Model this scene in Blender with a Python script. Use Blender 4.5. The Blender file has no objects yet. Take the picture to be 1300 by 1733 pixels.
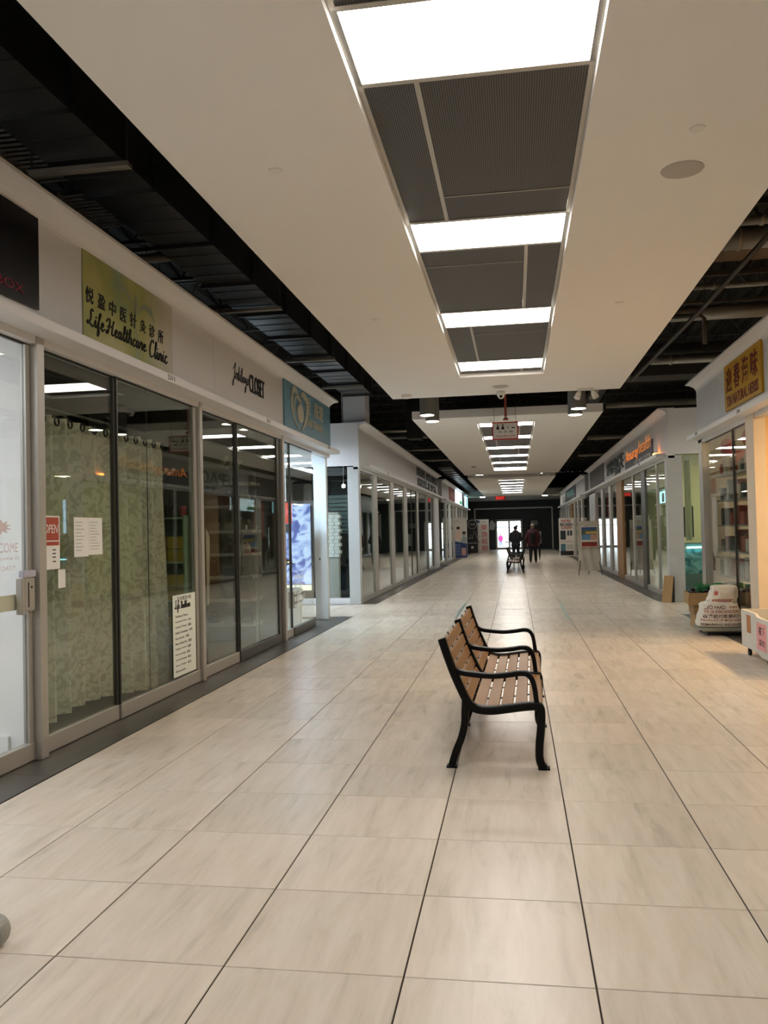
import bpy, bmesh, math, random
from mathutils import Vector, Matrix
random.seed(7)
PI = math.pi
SC = bpy.context.scene
COL = SC.collection
# ------------------------------------------------------------ camera
cam = bpy.data.objects.new('camera', bpy.data.cameras.new('camera')); COL.objects.link(cam)
SC.camera = cam
f_px, pitch, yaw, roll = 1420.4, .0248, .1553, -.0229
fw = Vector((-math.sin(yaw)*math.cos(pitch), math.cos(yaw)*math.cos(pitch), math.sin(pitch)))
rt = Vector((math.cos(yaw), math.sin(yaw), 0)); up = rt.cross(fw)
r2 = math.cos(roll)*rt + math.sin(roll)*up; u2 = -math.sin(roll)*rt + math.cos(roll)*up
cam.matrix_world = Matrix(((r2.x, u2.x, -fw.x, 0), (r2.y, u2.y, -fw.y, 0), (r2.z, u2.z, -fw.z, 1.44), (0, 0, 0, 1)))
cam.data.sensor_fit = 'HORIZONTAL'; cam.data.sensor_width = 36; cam.data.lens = f_px/1300*36
cam.data.clip_start = .05; cam.data.clip_end = 600
# ------------------------------------------------------------ sky and exposure
w = bpy.data.worlds.new('sky'); SC.world = w; w.use_nodes = True
bg = w.node_tree.nodes['Background']; bg.inputs[0].default_value = (.86, .92, 1, 1); bg.inputs[1].default_value = 3.2
vs = SC.view_settings; vs.view_transform = 'Standard'; vs.look = 'None'; vs.gamma = 1; vs.use_curve_mapping = False
vs.exposure = 0.95
LIGHT_PANEL = 9.0      # emission of the ceiling light panels
SC.cycles.transparent_max_bounces = 20
# ------------------------------------------------------------ colour / materials
def C(h):
    h = h.lstrip('#'); v = [int(h[i:i+2], 16)/255 for i in (0, 2, 4)]
    return tuple((x/12.92 if x <= .04045 else ((x+.055)/1.055)**2.4) for x in v)+(1,)
MC = {}
def mat(name, col='#808080', rough=.5, metal=0, var=.06, scale=6, bump=0, emis=0, ecol=None, spec=None):
    if name in MC: return MC[name]
    m = bpy.data.materials.new(name); m.use_nodes = True; nt = m.node_tree; N = nt.nodes; L = nt.links
    b = N['Principled BSDF']; c = C(col)
    tc = N.new('ShaderNodeTexCoord'); no = N.new('ShaderNodeTexNoise'); no.inputs['Scale'].default_value = scale
    no.inputs['Detail'].default_value = 4; L.new(tc.outputs['Object'], no.inputs['Vector'])
    mr = N.new('ShaderNodeMapRange'); mr.inputs['To Min'].default_value = 1-var; mr.inputs['To Max'].default_value = 1+var
    L.new(no.outputs['Fac'], mr.inputs['Value'])
    vm = N.new('ShaderNodeVectorMath'); vm.operation = 'SCALE'; vm.inputs[0].default_value = c[:3]
    L.new(mr.outputs[0], vm.inputs['Scale']); L.new(vm.outputs[0], b.inputs['Base Color'])
    b.inputs['Roughness'].default_value = rough; b.inputs['Metallic'].default_value = metal
    if spec is not None: b.inputs['Specular IOR Level'].default_value = spec
    if bump:
        bp = N.new('ShaderNodeBump'); bp.inputs['Strength'].default_value = bump; bp.inputs['Distance'].default_value = .01
        L.new(no.outputs['Fac'], bp.inputs['Height']); L.new(bp.outputs[0], b.inputs['Normal'])
    if emis:
        b.inputs['Emission Color'].default_value = C(ecol or col); b.inputs['Emission Strength'].default_value = emis
    MC[name] = m; return m
def glass(name, tint=(.86, .92, .88), f0=.045):
    if name in MC: return MC[name]
    m = bpy.data.materials.new(name); m.use_nodes = True; nt = m.node_tree; N = nt.nodes; L = nt.links
    N.remove(N['Principled BSDF']); out = N['Material Output']
    lw = N.new('ShaderNodeLayerWeight'); lw.inputs['Blend'].default_value = .5
    p = N.new('ShaderNodeMath'); p.operation = 'POWER'; p.inputs[1].default_value = 4.6; L.new(lw.outputs['Facing'], p.inputs[0])
    a = N.new('ShaderNodeMath'); a.operation = 'MULTIPLY_ADD'; a.inputs[1].default_value = .9; a.inputs[2].default_value = f0
    L.new(p.outputs[0], a.inputs[0])
    t = N.new('ShaderNodeBsdfTransparent'); t.inputs[0].default_value = tint+(1,)
    g = N.new('ShaderNodeBsdfGlossy'); g.inputs['Roughness'].default_value = .0; g.inputs[0].default_value = (.93, .96, .95, 1)
    mx = N.new('ShaderNodeMixShader'); L.new(a.outputs[0], mx.inputs[0]); L.new(t.outputs[0], mx.inputs[1]); L.new(g.outputs[0], mx.inputs[2])
    L.new(mx.outputs[0], out.inputs[0]); MC[name] = m; return m
def tile_mat():
    m = bpy.data.materials.new('porcelain_tile'); m.use_nodes = True; nt = m.node_tree; N = nt.nodes; L = nt.links
    b = N['Principled BSDF']; ge = N.new('ShaderNodeNewGeometry')
    sh = N.new('ShaderNodeVectorMath'); sh.operation = 'ADD'; sh.inputs[1].default_value = (.3976, -2.729, 0); L.new(ge.outputs['Position'], sh.inputs[0])
    dv = N.new('ShaderNodeVectorMath'); dv.operation = 'MULTIPLY'; dv.inputs[1].default_value = (1/.6096, 1/.6122, 0); L.new(sh.outputs[0], dv.inputs[0])
    fl = N.new('ShaderNodeVectorMath'); fl.operation = 'FLOOR'; L.new(dv.outputs[0], fl.inputs[0])
    wn = N.new('ShaderNodeTexWhiteNoise'); L.new(fl.outputs[0], wn.inputs['Vector'])
    of = N.new('ShaderNodeVectorMath'); of.operation = 'MULTIPLY_ADD'; of.inputs[1].default_value = (40, 40, 40)
    L.new(wn.outputs['Color'], of.inputs[0]); L.new(ge.outputs['Position'], of.inputs[2])
    mp = N.new('ShaderNodeMapping'); mp.inputs['Rotation'].default_value = (0, 0, .12); mp.inputs['Scale'].default_value = (7, .9, 1); L.new(of.outputs[0], mp.inputs[0])
    n1 = N.new('ShaderNodeTexNoise'); n1.inputs['Scale'].default_value = 2.0; n1.inputs['Detail'].default_value = 7; n1.inputs['Roughness'].default_value = .62
    n1.inputs['Distortion'].default_value = .5; L.new(mp.outputs[0], n1.inputs['Vector'])
    cr = N.new('ShaderNodeValToRGB'); e = cr.color_ramp.elements
    e[0].position = .3; e[0].color = C('#bdb3a3'); e[1].position = .64; e[1].color = C('#d8cdbe')
    k = cr.color_ramp.elements.new(.44); k.color = C('#cec2b1'); L.new(n1.outputs['Fac'], cr.inputs[0])
    n2 = N.new('ShaderNodeTexNoise'); n2.inputs['Scale'].default_value = 3; L.new(of.outputs[0], n2.inputs['Vector'])
    mx = N.new('ShaderNodeMix'); mx.data_type = 'RGBA'; mx.blend_type = 'MIX'; mx.inputs['B'].default_value = C('#d8c7b6')
    mr = N.new('ShaderNodeMapRange'); mr.inputs['From Min'].default_value = .4; mr.inputs['From Max'].default_value = .8; mr.inputs['To Max'].default_value = .6
    L.new(n2.outputs['Fac'], mr.inputs[0]); L.new(mr.outputs[0], mx.inputs['Factor']); L.new(cr.outputs[0], mx.inputs['A'])
    hs = N.new('ShaderNodeHueSaturation'); mv = N.new('ShaderNodeMapRange'); mv.inputs['To Min'].default_value = .93; mv.inputs['To Max'].default_value = 1.05
    L.new(wn.outputs['Value'], mv.inputs[0]); L.new(mv.outputs[0], hs.inputs['Value']); L.new(mx.outputs['Result'], hs.inputs['Color'])
    L.new(hs.outputs[0], b.inputs['Base Color'])
    b.inputs['Roughness'].default_value = .27; b.inputs['Specular IOR Level'].default_value = .42
    bp = N.new('ShaderNodeBump'); bp.inputs['Strength'].default_value = .03; bp.inputs['Distance'].default_value = .004; L.new(n1.outputs['Fac'], bp.inputs['Height']); L.new(bp.outputs[0], b.inputs['Normal'])
    return m
def two_tone(name, a, b2, scale, lo=.45, hi=.55, rough=.9, kind='noise', stretch=(1, 1, 1), dist=.8):
    m = bpy.data.materials.new(name); m.use_nodes = True; nt = m.node_tree; N = nt.nodes; L = nt.links; b = N['Principled BSDF']
    tc = N.new('ShaderNodeTexCoord'); mp = N.new('ShaderNodeMapping'); mp.inputs['Scale'].default_value = stretch; L.new(tc.outputs['Object'], mp.inputs[0])
    if kind == 'wave':
        n = N.new('ShaderNodeTexWave'); n.bands_direction = 'X'; o = n.outputs['Fac']; n.inputs['Distortion'].default_value = dist
    else:
        n = N.new('ShaderNodeTexNoise'); n.inputs['Detail'].default_value = 3; n.inputs['Distortion'].default_value = dist; o = n.outputs['Fac']
    n.inputs['Scale'].default_value = scale; L.new(mp.outputs[0], n.inputs['Vector'])
    cr = N.new('ShaderNodeValToRGB'); e = cr.color_ramp.elements; e[0].position = lo; e[0].color = C(a); e[1].position = hi; e[1].color = C(b2)
    L.new(o, cr.inputs[0]); L.new(cr.outputs[0], b.inputs['Base Color']); b.inputs['Roughness'].default_value = rough; MC[name] = m; return m
# ------------------------------------------------------------ mesh builder
class MB:
    def __init__(s): s.v = []; s.f = []
    def add(s, v, f):
        o = len(s.v); s.v += [Vector(p) for p in v]; s.f += [tuple(i+o for i in q) for q in f]; return s
    def box(s, x0, x1, y0, y1, z0, z1):
        x0, x1 = sorted((x0, x1)); y0, y1 = sorted((y0, y1)); z0, z1 = sorted((z0, z1))
        return s.add([(x, y, z) for z in (z0, z1) for y in (y0, y1) for x in (x0, x1)],
                     [(0, 2, 3, 1), (4, 5, 7, 6), (0, 1, 5, 4), (2, 6, 7, 3), (0, 4, 6, 2), (1, 3, 7, 5)])
    def prism(s, poly, axis, a, b):
        # polygon in the two other axes, extruded along axis from a to b
        n = len(poly); area = sum(poly[i][0]*poly[(i+1) % n][1]-poly[(i+1) % n][0]*poly[i][1] for i in range(n))
        flip = (area < 0) ^ (axis == 1)
        def P(q, t): return {0: (t, q[0], q[1]), 1: (q[0], t, q[1]), 2: (q[0], q[1], t)}[axis]
        if a > b: a, b = b, a
        v = [P(q, a) for q in poly]+[P(q, b) for q in poly]
        F = [tuple(range(n))[::-1], tuple(range(n, 2*n))]+[(i, (i+1) % n, n+(i+1) % n, n+i) for i in range(n)]
        if flip: F = [q[::-1] for q in F]
        return s.add(v, F)
    def tube(s, pts, r, n=8, cap=True):
        pts = [Vector(p) for p in pts]; R = r if isinstance(r, (list, tuple)) else [r]*len(pts)
        v = []; prev = None
        for i, p in enumerate(pts):
            t = (pts[min(i+1, len(pts)-1)]-pts[max(i-1, 0)]).normalized()
            if prev is None: prev = t.cross(Vector((0, 0, 1)) if abs(t.z) < .9 else Vector((1, 0, 0))).normalized()
            a = (prev-t*prev.dot(t)).normalized(); b = t.cross(a); prev = a
            v += [p+(a*math.cos(k*2*PI/n)+b*math.sin(k*2*PI/n))*R[i] for k in range(n)]
        F = [(i*n+k, i*n+(k+1) % n, (i+1)*n+(k+1) % n, (i+1)*n+k) for i in range(len(pts)-1) for k in range(n)]
        if cap: F += [tuple(range(n))[::-1], tuple(range((len(pts)-1)*n, len(pts)*n))]
        return s.add(v, F)
    def ribbon(s, pts, wid, th, y, taper=None):
        # rectangular section swept along a path in the x-z plane; wid along y
        pts = [Vector((p[0], 0, p[1])) for p in pts]; v = []
        for i, p in enumerate(pts):
            t = (pts[min(i+1, len(pts)-1)]-pts[max(i-1, 0)]).normalized(); nn = Vector((-t.z, 0, t.x)); h = th/2*(taper[i] if taper else 1)
            c = .3*h
            for a, b in ((-wid/2, -h+c), (-wid/2, h-c), (-wid/2+c, h), (wid/2-c, h), (wid/2, h-c), (wid/2, -h+c), (wid/2-c, -h), (-wid/2+c, -h)):
                q = p+nn*b; v.append((q.x, y+a, q.z))
        n = 8; F = [(i*n+k, (i+1)*n+k, (i+1)*n+(k+1) % n, i*n+(k+1) % n) for i in range(len(pts)-1) for k in range(n)]
        F += [tuple(range(n)), tuple(range((len(pts)-1)*n, len(pts)*n))[::-1]]
        return s.add(v, F)
    def lathe(s, prof, c, n=16, axis=2):
        v = []
        for r, z in prof:
            for k in range(n):
                a = k*2*PI/n; p = (r*math.cos(a), r*math.sin(a), z)
                if axis == 0: p = (z, p[0], p[1])
                if axis == 1: p = (p[0], z, p[1])
                v.append((c[0]+p[0], c[1]+p[1], c[2]+p[2]))
        F = [(i*n+k, i*n+(k+1) % n, (i+1)*n+(k+1) % n, (i+1)*n+k) for i in range(len(prof)-1) for k in range(n)]
        F += [tuple(range(n))[::-1], tuple(range((len(prof)-1)*n, len(prof)*n))]
        return s.add(v, F)
    def ball(s, c, r, n=12, m=8):
        rx, ry, rz = r if isinstance(r, (list, tuple)) else (r, r, r)
        v = [(c[0], c[1], c[2]-rz)]
        for i in range(1, m):
            a = -PI/2+PI*i/m
            v += [(c[0]+rx*math.cos(a)*math.cos(k*2*PI/n), c[1]+ry*math.cos(a)*math.sin(k*2*PI/n), c[2]+rz*math.sin(a)) for k in range(n)]
        v.append((c[0], c[1], c[2]+rz)); T = len(v)-1
        F = [(0, 1+(k+1) % n, 1+k) for k in range(n)]+[(T, 1+(m-2)*n+k, 1+(m-2)*n+(k+1) % n) for k in range(n)]
        F += [(1+i*n+k, 1+i*n+(k+1) % n, 1+(i+1)*n+(k+1) % n, 1+(i+1)*n+k) for i in range(m-2) for k in range(n)]
        return s.add(v, F)
def cat(pts, k=6):
    P = [Vector(p) for p in pts]; P = [P[0]*2-P[1]]+P+[P[-1]*2-P[-2]]; o = []
    for i in range(1, len(P)-2):
        for j in range(k):
            t = j/k; a, b, c, d = P[i-1:i+3]
            o.append(.5*((2*b)+(c-a)*t+(2*a-5*b+4*c-d)*t*t+(3*b-a-3*c+d)*t**3))
    o.append(P[-2]); return o
ORG = {}
def tag(o, label=None, category=None, group=None, kind=None):
    if label: o['label'] = label
    if category: o['category'] = category
    if group: o['group'] = group
    if kind: o['kind'] = kind
    return o
def thing(name, loc, label, category=None, group=None, kind=None, rz=0):
    o = bpy.data.objects.new(name, None); COL.objects.link(o); o.location = loc; o.empty_display_size = .1; o.rotation_euler.z = rz
    ORG[o.name] = Vector(loc); return tag(o, label, category, group, kind)
def mk(name, mb, m, parent=None, label=None, category=None, group=None, kind=None, bevel=0, smooth=False, local=False, remesh=0, seg=2):
    me = bpy.data.meshes.new(name)
    vs_ = mb.v
    if parent: org = Vector((0, 0, 0)) if local else ORG[parent.name]
    elif local: org = Vector((0, 0, 0))
    else:
        xs = [v.x for v in vs_]; ys = [v.y for v in vs_]; zs = [v.z for v in vs_]
        org = Vector(((min(xs)+max(xs))/2, (min(ys)+max(ys))/2, min(zs)))
    me.from_pydata([v-org for v in vs_], [], mb.f); me.update()
    if bevel:
        bm = bmesh.new(); bm.from_mesh(me); bmesh.ops.recalc_face_normals(bm, faces=bm.faces)
        bmesh.ops.bevel(bm, geom=[e for e in bm.edges if e.calc_face_angle(0) > .6], offset=bevel, segments=seg, affect='EDGES', clamp_overlap=True)
        bm.to_mesh(me); bm.free()
    o = bpy.data.objects.new(name, me); COL.objects.link(o)
    if remesh:
        md = o.modifiers.new('r', 'REMESH'); md.mode = 'VOXEL'; md.voxel_size = remesh; md.use_smooth_shade = True
        sm = o.modifiers.new('s', 'SMOOTH'); sm.iterations = 6; sm.factor = .6
        dg = bpy.context.evaluated_depsgraph_get(); me2 = bpy.data.meshes.new_from_object(o.evaluated_get(dg)); o.modifiers.clear(); o.data = me2; me2.name = name; me = me2; smooth = True
    me.materials.clear(); me.materials.append(m)
    if smooth:
        for p in me.polygons: p.use_smooth = True
    if parent: o.parent = parent; ORG[o.name] = ORG[parent.name]
    else: o.location = org; ORG[o.name] = org
    return tag(o, label, category, group, kind)
def dup(root, loc, label=None, rz=None, group=None):
    def cp(o, par):
        c = o.copy(); COL.objects.link(c); c.parent = par; ORG[c.name] = Vector(loc)
        for ch in o.children: cp(ch, c)
        return c
    c = cp(root, None); c.location = loc
    if rz is not None: c.rotation_euler.z = rz
    if label: c['label'] = label
    if group: c['group'] = group
    return c
def txt(s, wid, hgt, ctr, xd, m, parent, name='lettering', depth=.004, shear=0, bold=0, upd=(0, 0, 1)):
    cu = bpy.data.curves.new('t', 'FONT'); cu.body = s; cu.extrude = .02; cu.offset = bold; cu.shear = shear; cu.resolution_u = 3
    o = bpy.data.objects.new('t', cu); COL.objects.link(o); bpy.context.view_layer.update()
    dg = bpy.context.evaluated_depsgraph_get(); me = bpy.data.meshes.new_from_object(o.evaluated_get(dg))
    bpy.data.objects.remove(o)
    V = [v.co.copy() for v in me.vertices]; F = [tuple(p.vertices) for p in me.polygons]; bpy.data.meshes.remove(me)
    if not V: return None
    x0, x1 = min(v.x for v in V), max(v.x for v in V); y0, y1 = min(v.y for v in V), max(v.y for v in V); z0, z1 = min(v.z for v in V), max(v.z for v in V)
    X = Vector(xd).normalized(); U = Vector(upd).normalized(); Nn = X.cross(U); c = Vector(ctr); mb = MB()
    mb.add([c+X*((v.x-(x0+x1)/2)/(x1-x0)*wid)+U*((v.y-(y0+y1)/2)/(y1-y0)*hgt)+Nn*((v.z-z0)/(z1-z0)*depth) for v in V], F)
    return mk(name, mb, m, parent)
XC = -.1
def SX(s, d): return XC+s*d
# ------------------------------------------------------------ materials used widely
M_tile = tile_mat()
M_grout = mat('grout', '#2c231e', .95)
M_strip = mat('dark_border_tile', '#48443f', .38, var=.1, scale=9)
M_ceil = mat('ceiling_paint', '#eeebe6', .85, var=.015, scale=2)
M_fasc = mat('white_laminate', '#dcdcdd', .45, var=.02, scale=2)
M_cove = mat('white_cove', '#dcdbdb', .5, var=.02, scale=2)
M_alu = mat('brushed_aluminium', '#b4b0a8', .42, .55, var=.04, scale=20)
M_aluD = mat('dark_aluminium', '#55544f', .4, .6, var=.05, scale=20)
M_blk = mat('black_rubber', '#0d0d0d', .5)
M_white = mat('white_paint', '#e6e4de', .6, var=.02)
M_wall = mat('shop_wall_paint', '#b9b4aa', .8, var=.03, scale=3)
M_dark = mat('charcoal_paint', '#46494c', .75, var=.05, scale=3)
M_deck = mat('black_steel_deck', '#23211f', .8, var=.15, scale=5)
M_steel = mat('painted_joist_steel', '#4a4742', .6, .3, var=.15, scale=8)
M_duct = mat('galvanised_duct', '#5b5d5e', .33, .85, var=.22, scale=3.5, bump=.06)
M_ductL = mat('pale_duct', '#9d998e', .45, .5, var=.15, scale=4, bump=.05)
M_glass = glass('storefront_glass', (.86, .89, .86), .04)
M_clear = glass('clear_glass', (.93, .96, .95), .04)
M_light = mat('light_diffuser', '#ffffff', .5, emis=LIGHT_PANEL, ecol='#fff9f1', var=0)
M_ink = mat('black_print', '#141414', .6)
M_red = mat('red_print', '#b8231f', .6)
M_paper = mat('white_paper', '#e4e4de', .8, var=.03)
M_mesh = two_tone('perforated_metal', '#1f1f1f', '#565452', 26, .35, .7, .5, 'wave', (1, 1, 1), 0)

# ============================================================ FLOOR
T, TR, GX, GY = .6096, .6122, -.3976, 2.729
fl = mk('floor', MB().box(-14, 14, -6, 63.3, -.15, -.004), M_grout, None, 'pale cream streaked porcelain tile floor of the mall corridor', kind='structure')
tm = MB().box(.003, T-.003, .0025, TR-.0025, 0, .012)
tme = None; cnt = 0
def tile_at(i, j):
    global tme, cnt
    loc = Vector((GX+i*T, GY+j*TR, -.012))
    if tme is None:
        o = mk('tile', tm, M_tile, None, local=True); bm = bmesh.new(); bm.from_mesh(o.data)
        bmesh.ops.bevel(bm, geom=[e for e in bm.edges if all(v.co.z > .011 for v in e.verts)], offset=.0015, segments=1, affect='EDGES'); bm.to_mesh(o.data); bm.free(); tme = o
    else: o = bpy.data.objects.new('tile', tme.data); COL.objects.link(o)
    o.location = loc-ORG[fl.name]; o.parent = fl; cnt += 1
near = [(i, j) for j in range(-3, 25) for i in range(-4, 5)]
near += [(i, j) for j in range(19, 23) for i in list(range(-8, -4))]
for i, j in near: tile_at(i, j)
rest = MB()
def rest_tile(i, j): x = GX+i*T; y = GY+j*TR; rest.box(x+.003, x+T-.003, y+.0025, y+TR-.0025, -.012, 0)
for j in range(25, 98):
    for i in range(-4, 5): rest_tile(i, j)
for j in range(-13, -3):
    for i in range(-4, 5): rest_tile(i, j)
for j in range(19, 23):
    for i in list(range(-18, -8))+list(range(5, 18)): rest_tile(i, j)
mk('far_tiles', rest, M_tile, fl, kind='stuff')
# dark border strips
def strip(n, s, y0, y1):
    m = MB(); k = 0; y = y0
    while y < y1-.01:
        m.box(SX(s, 2.745), SX(s, 3.35), y+.0015, min(y+1.2, y1)-.0015, -.03, .001); y += 1.2
    mk('trim_%d' % n, m, M_strip, None, 'charcoal tile border strip along the %s storefronts, %s stretch' % ('left' if s < 0 else 'right', {1: 'near', 2: 'near', 3: 'middle', 4: 'middle', 5: 'far', 6: 'far'}[n]), kind='structure')
strip(1, -1, -6, 14.36); strip(2, 1, -6, 14.36); strip(3, -1, 16.82, 34.7); strip(4, 1, 16.82, 34.7); strip(5, -1, 35.9, 63); strip(6, 1, 35.9, 63)
# ============================================================ SHELL
shell = [('wall_back', (-14, 14, -6.2, -6, -.1, 5.9)), ('wall_left', (-14.2, -14, -6, 63.4, -.1, 5.9)), ('wall_right', (14, 14.2, -6, 63.4, -.1, 5.9))]
for n, b in shell: mk(n, MB().box(*b), M_dark, None, {'wall_back': 'dark wall closing the mall behind the viewer', 'wall_left': 'dark outer wall behind the left shops', 'wall_right': 'dark outer wall behind the right shops'}[n], kind='structure')
# corrugated deck
dk = MB(); prof = []; x = -14.2
while x < 14.2: prof += [(x, 5.55), (x+.1, 5.55), (x+.14, 5.63), (x+.24, 5.63)]; x += .28
prof += [(14.2, 5.8), (-14.2, 5.8)]
# the profile is turned so ribs run along the corridor
dk.prism([(p[0], p[1]) for p in prof], 1, -6.2, 63.4)
mk('ceiling_deck', dk, M_deck, None, 'dark corrugated steel roof deck high above the shops', kind='structure')

# ============================================================ CEILING SLABS
def slab(n, y0, y1, lights, label, zt=3.7):
    xa, xb, ha, hb, zb = -1.87, 1.62, -.705, .425, 3.55
    r = thing('ceiling_slab_%d' % n if 0 else 'ceiling', (-.12, y0, zb), label, kind='structure')
    h0, h1 = lights[0]-.3, lights[-1]+.82
    mk('plasterboard', MB().box(xa, ha, y0, y1, zb, zt), M_ceil, r); mk('plasterboard', MB().box(hb, xb, y0, y1, zb, zt), M_ceil, r)
    mk('plasterboard', MB().box(ha, hb, y0, h0, zb, zt), M_ceil, r); mk('plasterboard', MB().box(ha, hb, h1, y1, zb, zt), M_ceil, r)
    mk('recess_lining', MB().box(ha-.02, hb+.02, h0-.02, h1+.02, zt, zt+.03), M_ceil, r)
    # aluminium grid
    g = MB(); zg = 3.6
    g.box(ha+.001, ha+.03, h0, h1, zg-.004, zg+.02).box(hb-.03, hb-.001, h0, h1, zg-.004, zg+.02)
    fr = mk('grid_frame', g, M_alu, r)
    for i, L0 in enumerate(lights):
        nxt = lights[i+1] if i+1 < len(lights) else h1
        a, b = L0+.62, (nxt-.02 if i+1 < len(lights) else h1)
        g2 = MB().box(ha+.03, hb-.03, L0-.022, L0, zg-.004, zg+.02).box(ha+.03, hb-.03, L0+.6, L0+.622, zg-.004, zg+.02)
        if b-a < .2: mk('grid_bar', g2, M_alu, r); continue
        odd = i % 2 == PAR[0]
        xs = ha+.03+.26 if odd else hb-.03-.26
        g2.box(xs-.013, xs+.013, a, b, zg-.004, zg+.02); mk('grid_bar', g2, M_alu, r)
        nar = (ha+.032, xs-.014) if odd else (xs+.014, hb-.032); wd = (xs+.014, hb-.032) if odd else (ha+.032, xs-.014)
        mk('perforated_panel', MB().box(*nar, a, b, zg+.002, zg+.014), M_mesh, r)
        if b-a > 1.2:
            ym = b-.4 if i % 4 == PAR[1] else a+.38
            mk('perforated_panel', MB().box(*wd, a, ym-.006, zg+.002, zg+.014), M_mesh, r); mk('perforated_panel', MB().box(*wd, ym+.006, b, zg+.002, zg+.014), M_mesh, r)
            mk('grid_bar', MB().box(*wd, ym-.005, ym+.005, zg-.002, zg+.014), M_alu, r)
        else: mk('perforated_panel', MB().box(*wd, a, b, zg+.002, zg+.014), M_mesh, r)
    return r
WORD = ['first', 'second', 'third', 'fourth', 'fifth', 'sixth', 'seventh', 'eighth']
LP = 2.46
l1 = [5.80+LP*k for k in range(-4, 3)]; l2 = [16.95+LP*k for k in range(6)]; l3 = [36.2+LP*k for k in range(6)]
PAR = [1, 3]   # near slab: k=1 (first section visible, lights[3]) narrow strip on the left
slab(1, -6, 13.12, l1, 'near suspended white ceiling slab with a recessed strip of lights and dark panels')
slab(2, 15.6, 32.0, l2, 'middle suspended ceiling slab beyond the washroom sign')
slab(3, 34.0, 52.4, l3, 'far suspended ceiling slab before the lobby bulkhead')
proto = None
for nm, ls in (('near', l1), ('middle', l2), ('far', l3)):
    vis = 0
    for k, y in enumerate(ls):
        if nm == 'near' and k < 3: lab = 'ceiling light panel above or behind the viewer, %s from the back' % WORD[k]
        else:
            lab = 'glowing white light panel, %s from the viewer in the %s ceiling slab' % (WORD[vis], nm); vis += 1
        if proto is None:
            proto = thing('ceiling_light', (-.14, y+.3, 3.598), lab, 'light', 'recessed ceiling light panels')
            mk('diffuser', MB().box(-.532, .532, -.285, .285, .0, .02), M_light, proto, local=True)
            f = MB(); f.box(-.56, .56, -.3, -.286, -.002, .03).box(-.56, .56, .286, .3, -.002, .03).box(-.56, -.534, -.286, .286, -.002, .03).box(.534, .56, -.286, .286, -.002, .03)
            mk('frame', f, M_alu, proto, local=True)
        else: dup(proto, (-.14, y+.3, 3.598), lab)
# round plates, speakers, detectors on the slabs
def disc(name, x, y, r, h, m, label, category, group=None, z=3.55):
    return mk(name, MB().lathe([(r, z), (r*.96, z-h), (r*.6, z-h*1.25), (.002, z-h*1.3)], (x, y, 0), 20), m, None, label, category, group, smooth=False)
M_spk = mat('grey_grille', '#b7b2aa', .7, bump=.3, scale=120)
for x, y, lab in ((-1.32, 4.66, 'small white sprinkler cover plate, left side nearest viewer'), (1.01, 4.62, 'small white sprinkler cover plate beside the large round speaker'), (-1.32, 8.15, 'small white sprinkler cover plate, left side further along near slab'),
                  (1.02, 8.09, 'small white sprinkler cover plate, right side further along near slab'), (-1.25, 17.2, 'sprinkler cover plate at left front of middle slab'), (1.1, 17.4, 'sprinkler cover plate at right front of middle slab'),
                  (-1.3, 21, 'sprinkler cover plate left of the middle slab lights'), (1.0, 21.3, 'sprinkler cover plate right of the middle slab lights')):
    disc('sprinkler_plate', x, y, .042, .006, M_white, lab, 'sprinkler', 'sprinkler cover plates')
disc('ceiling_speaker', 1.03, 5.14, .125, .006, M_spk, 'large round grey ceiling speaker on the right of the near slab', 'speaker')
disc('ceiling_speaker', -.17, 12.4, .12, .008, M_spk, 'round grey ceiling speaker just before the dome camera', 'speaker')
disc('smoke_detector', -1.6, 12.75, .085, .045, M_white, 'white smoke detector at the far left corner of the near slab', 'detector')
disc('smoke_detector', -1.3, 27.5, .08, .045, M_spk, 'smoke detector at the far left of the middle slab', 'detector')

# ============================================================ STOREFRONT BLOCKS
def block(s, y0, y1, seams, label, side_near=False, side_far=False):
    sd = 'left' if s < 0 else 'right'
    r = thing('wall_%s' % sd, (SX(s, 3.05), y0, 0), label, kind='structure')
    ys = [y0]+list(seams)+[y1]
    for a, b in zip(ys[:-1], ys[1:]):
        mk('fascia_panel', MB().box(SX(s, 3.02), SX(s, 3.12), a+.003, b-.003, 2.87, 3.569), M_fasc, r)
    poly = [(SX(s, 3.02-.17*(1-math.cos(k*PI/16))), 3.57+.12*math.sin(k*PI/16)) for k in range(9)]+[(SX(s, 2.85), 3.715), (SX(s, 3.16), 3.715), (SX(s, 3.16), 3.57)]
    mk('cove', MB().prism(poly, 1, y0, y1), M_cove, r)
    a, b = (y0, y1) if not side_near else (y0+.28, y1)
    mk('ledge', MB().box(SX(s, 2.84), SX(s, 3.019), a, b, 2.80, 2.868), M_fasc, r, bevel=.004)
    mk('header', MB().box(SX(s, 3.02), SX(s, 3.14), y0, y1, 2.75, 2.868), M_fasc, r)
    if side_near: mk('side_panel', MB().box(SX(s, 3.022), SX(s, 9), y0-.015, y0-.001, 2.82, 3.70), M_fasc, r)
    if side_far: mk('side_panel', MB().box(SX(s, 3.022), SX(s, 9), y1+.001, y1+.02, 2.82, 3.70), M_fasc, r)
    return r
def post(par, s, y0, y1, d0=3.01, d1=3.14, m=None, z1=2.80, name='post'):
    return mk(name, MB().box(SX(s, d0), SX(s, d1), y0, y1, .002, z1-.001), m or M_alu, par, bevel=.003, seg=1)
DN = [0]
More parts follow.
